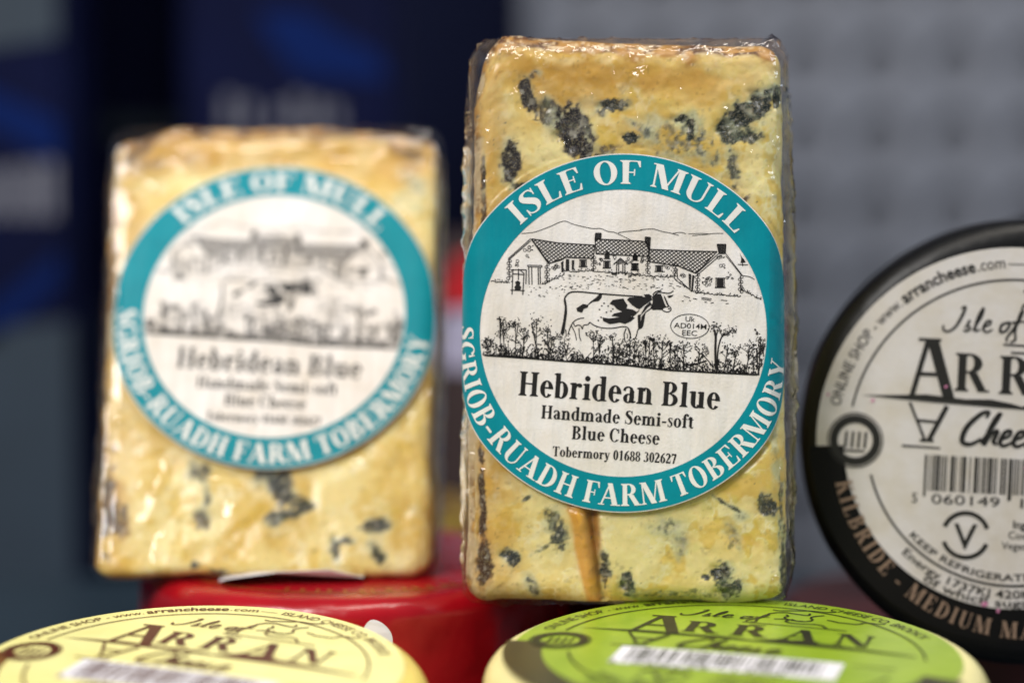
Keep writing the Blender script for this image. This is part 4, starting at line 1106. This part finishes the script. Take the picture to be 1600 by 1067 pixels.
block('film_wrap', M['film'], wf, FW, FH, .048, .045, LEAN_F, -0.055, .0055, .0008, .0012, film_shape(71, .0021, .0408, (-.0009, .0615)), None, .0004)
farm_label(wf, face_map(FW + .0006, .0603, -0.02, .0062), PXM)
wf_label = [c for c in wf.children if c.name.startswith('label')][0]
wf_label.location = (-.0009, -.00055, .0012)

# ---- leaning wedge behind, out of focus
LEAN_B = R(27)
BW, BH = 0.0408, 0.1200
pb = at(408, 899, 0.5615)
def bpx(px, py):
    v = (899 - py) / 705.0
    return ((px - (408 + 20 * v)) * (.1486 + .0142 * v) * .001 , v * BH)
bb = []
for px, py, rx, rz, ang, dk, tone in [(308, 736, 16, 13, 0, .7, 'b'), (418, 738, 20, 18, -40, .8, 'b'), (440, 762, 26, 14, -50, .85, 'b'), (476, 786, 12, 8, 0, .95, 'g'), (430, 806, 12, 10, 30, .9, 'b'), (452, 800, 20, 6, 20, .8, 'g'), (320, 776, 5, 20, 0, .5, 'b'), (312, 808, 10, 12, 0, .6, 'p'),
    (592, 816, 17, 10, 0, .85, 'b'), (590, 856, 8, 16, 20, .8, 'g'), (524, 850, 5, 18, 10, .9, 'g'), (540, 838, 16, 5, 0, .7, 'b'), (302, 876, 6, 5, 0, 1, 'g'), (340, 888, 8, 5, 0, .8, 'g'), (166, 780, 11, 50, 0, .85, 'n'), (182, 800, 12, 26, 0, .6, 'n'), (172, 420, 5, 90, 0, .6, 'n'), (400, 205, 160, 5, 0, .5, 'n'), (210, 225, 30, 10, 20, .7, 'n'), (640, 225, 30, 8, -10, .6, 'n'), (640, 290, 22, 30, 0, .22, 'g'), (636, 250, 14, 10, 0, .3, 'n'), (240, 250, 70, 10, 0, .25, 'n')]:
    c = bpx(px, py); bb.append((c[0], c[1], rx * .000155, rz * .000165, ang, dk, tone))
ba = [(*bpx(px, py), rx * .000155, rz * .000165, s) for px, py, rx, rz, s in ((280, 230, 120, 40, .8), (450, 230, 160, 30, .6), (620, 240, 60, 40, .7), (190, 330, 34, 80, .5), (230, 330, 50, 50, .3), (200, 720, 26, 50, .4), (640, 840, 30, 40, .4))]
def back_shape(P, N):
    x, z = P[:, 0], P[:, 2]
    n = fbm(x * 90 + 70, z * 90 + 20 + P[:, 1] * 60, 81, 4) - .5
    inl = sstep(.046, .040, np.hypot(x, z - .068))
    d = n * .0030 * np.where(inl > .5, .12, 1) - .0008
    fr = N[:, 1] < -.5
    d = np.where(fr, np.minimum(d, -.0003), d)
    P = P + N * d[:, None]
    up = sstep(.09, .12, z)
    P[:, 2] += up * (-.004 * sstep(-.022, -.040, x) - .0030 * sstep(.022, .040, x))
    return P
wbk = thing('wrapped_cheese', (pb.x, pb.y, H_RED - .0005), 'film wrapped blue cheese wedge leaning back on the red wheel, label blurred', 'cheese', 'wrapped blue cheese wedges', rot=(-LEAN_B, 0, R(1.0)))
block('cheese_block', M['cheese'], wbk, BW, BH, .062, .018, LEAN_B, 0.02, .005, .0007, .0015, back_shape, painter(BW, BH, bb, ba, 15, True, False))
block('film_wrap', M['film_smooth'], wbk, BW, BH, .062, .018, LEAN_B, 0.02, .005, .0010, .0015, film_shape(91, .0008, .0415, (0, .068), .45), None, .0004)
farm_label(wbk, face_map(BW + .0004, .068, 0.0, .0056), PXM, 120)
lb = [c for c in wbk.children if c.name.startswith('label')][0]
lb.location = (.0012, -.0009, 0); lb.rotation_euler = (0, 0, 0)
# paper peeping out under the leaning wedge
ca, sa = math.cos(LEAN_B), math.sin(LEAN_B)
def strip(name, pts, z0, th, mat, parent):
    n = len(pts); V = [(x, y, z) for x, y, z in pts] + [(x, y, z - th) for x, y, z in pts]
    F = [tuple(range(n)), tuple(range(2 * n - 1, n - 1, -1))] + [(i, i + n, (i + 1) % n + n, (i + 1) % n) for i in range(n)]
    return mesh_obj(name, V, F, mat, parent, False)
us = strip('underside_label', [(-.007, -.0045, .0000), (.004, -.0050, .0014), (.016, -.0042, .0022), (.024, -.001, .0012), (.024, .012, .006), (-.010, .012, .006), (-.010, .0, .0006)], 0, .0002, M['paper_white'], wbk)

# loose paper tab at the back edge of the yellow wheel
tab = [(.0368 + (.0034 + .0005 * math.sin(2 * a)) * math.cos(a), .0345 + .0012 * math.cos(a * .7), H_Y - .0024 + .0046 * math.sin(a) - .0012 * math.cos(a)) for a in np.linspace(PI, -.25, 26)] + [(.0403, .0352, H_Y - .013), (.0323, .0340, H_Y - .013)]
strip('paper_tab', tab, 0, .0003, M['paper_white'], yw)

# =================================================================== blurred packs behind
def rbox(name, w, d, h, r, mat, parent, z0=0.0):
    bm = bmesh.new(); bmesh.ops.create_cube(bm, size=1)
    bmesh.ops.scale(bm, vec=(w, d, h), verts=bm.verts); bmesh.ops.translate(bm, vec=(0, 0, z0 + h / 2), verts=bm.verts)
    bmesh.ops.bevel(bm, geom=bm.edges[:], offset=r, segments=3, affect='EDGES')
    me = bpy.data.meshes.new(name); bm.to_mesh(me); bm.free(); me.materials.append(mat)
    return link(bpy.data.objects.new(name, me), parent)
def pack(px, y, w, d, h, body, label, decos, rz=0):
    p = at(px, 533, y)
    root = thing('drinks_carton', (p.x, y + d / 2, ZB), label, 'carton', rot=(0, 0, R(rz)))
    rbox('carton_body', w, d, h - ZB, .004, body, root)
    for name, mat, polys in decos:
        k = Ink()
        for q in polys: k.fill(q)
        k.build(name, mat, root, lambda u, v, off: np.stack([u, 0 * u - d / 2 - off, v - ZB], 1), .0004)
    return root
def zpx(py, y): return at(800, py, y).z
Y1 = 0.86
def swoosh(pts_top, pts_bot): return pts_top + pts_bot[::-1]
w1 = .085; xr = w1 / 2
Z = lambda py: zpx(py, Y1)
pack(-70, Y1, w1, .05, .34, M['navy'], 'tall navy carton with pale lettering and blue swooshes at the end of the row',
     [('grey_panel', M['teal_grey'], [[(-xr + .004, Z(110)), (xr - .004, Z(60)), (xr - .004, Z(-60)), (-xr + .004, Z(-60))]]),
      ('blue_swoosh', M['blue'], [[(-.03, Z(95)), (.01, Z(130)), (xr - .004, Z(190)), (xr - .004, Z(255)), (.01, Z(190)), (-.03, Z(150))], [(-.03, Z(520)), (.01, Z(490)), (xr - .004, Z(390)), (xr - .004, Z(440)), (.012, Z(540)), (-.03, Z(560))]]),
      ('slate_panel', M['teal_grey'], [[(-xr + .001, Z(540)), (xr - .001, Z(500)), (xr - .001, ZB + .006), (-xr + .001, ZB + .006)]]),
      ('pale_lettering', M['pale_print'], [[(xa, Z(340)), (xa + .004, Z(340)), (xa + .004, Z(268 - j * 3)), (xa, Z(268 - j * 3))] for j, xa in enumerate((.002, .0085, .0145, .021, .027, .033))])])
Y2 = 0.90
Z2 = lambda py: zpx(py, Y2)
pack(455, Y2, .080, .05, .30, M['navy'], 'navy carton with royal blue diagonal and pale lettering behind the leaning wedge',
     [('blue_swoosh', M['blue'], [[(-.012, Z2(20)), (.006, Z2(20)), (.034, Z2(90)), (.036, Z2(125)), (.004, Z2(120)), (-.006, Z2(70))]]),
      ('pale_lettering', M['pale_print'], [[(xa, Z2(200)), (xa + .0038, Z2(200)), (xa + .0038, Z2(150 + (j % 3) * 8)), (xa, Z2(150 + (j % 3) * 8))] for j, xa in enumerate((-.024, -.017, -.006, .001, .008, .015))])])
pack(235, 0.97, .075, .05, .33, M['navy'], 'plain dark navy carton with a grey patch standing between the two lettered cartons', [('grey_lettering', M['teal_grey'], [[(-.018, zpx(215, .97)), (.018, zpx(215, .97)), (.018, zpx(185, .97)), (-.018, zpx(185, .97))], [(-.036, zpx(480, .97)), (.036, zpx(480, .97)), (.036, ZB + .006), (-.036, ZB + .006)]])])
Y3 = 0.84
Z3 = lambda py: zpx(py, Y3)
pack(735, Y3, .030, .03, zpx(372, Y3), M['brown_card'], 'small dark carton with red and lilac print seen between the two wedges',
     [('red_panel', M['red_print'], [[(-.0125, Z3(480)), (.012, Z3(470)), (.012, Z3(380)), (-.004, Z3(400))]]), ('lilac_panel', M['violet_white'], [[(-.012, Z3(570)), (.012, Z3(590)), (.012, Z3(474)), (-.010, Z3(490))]])])
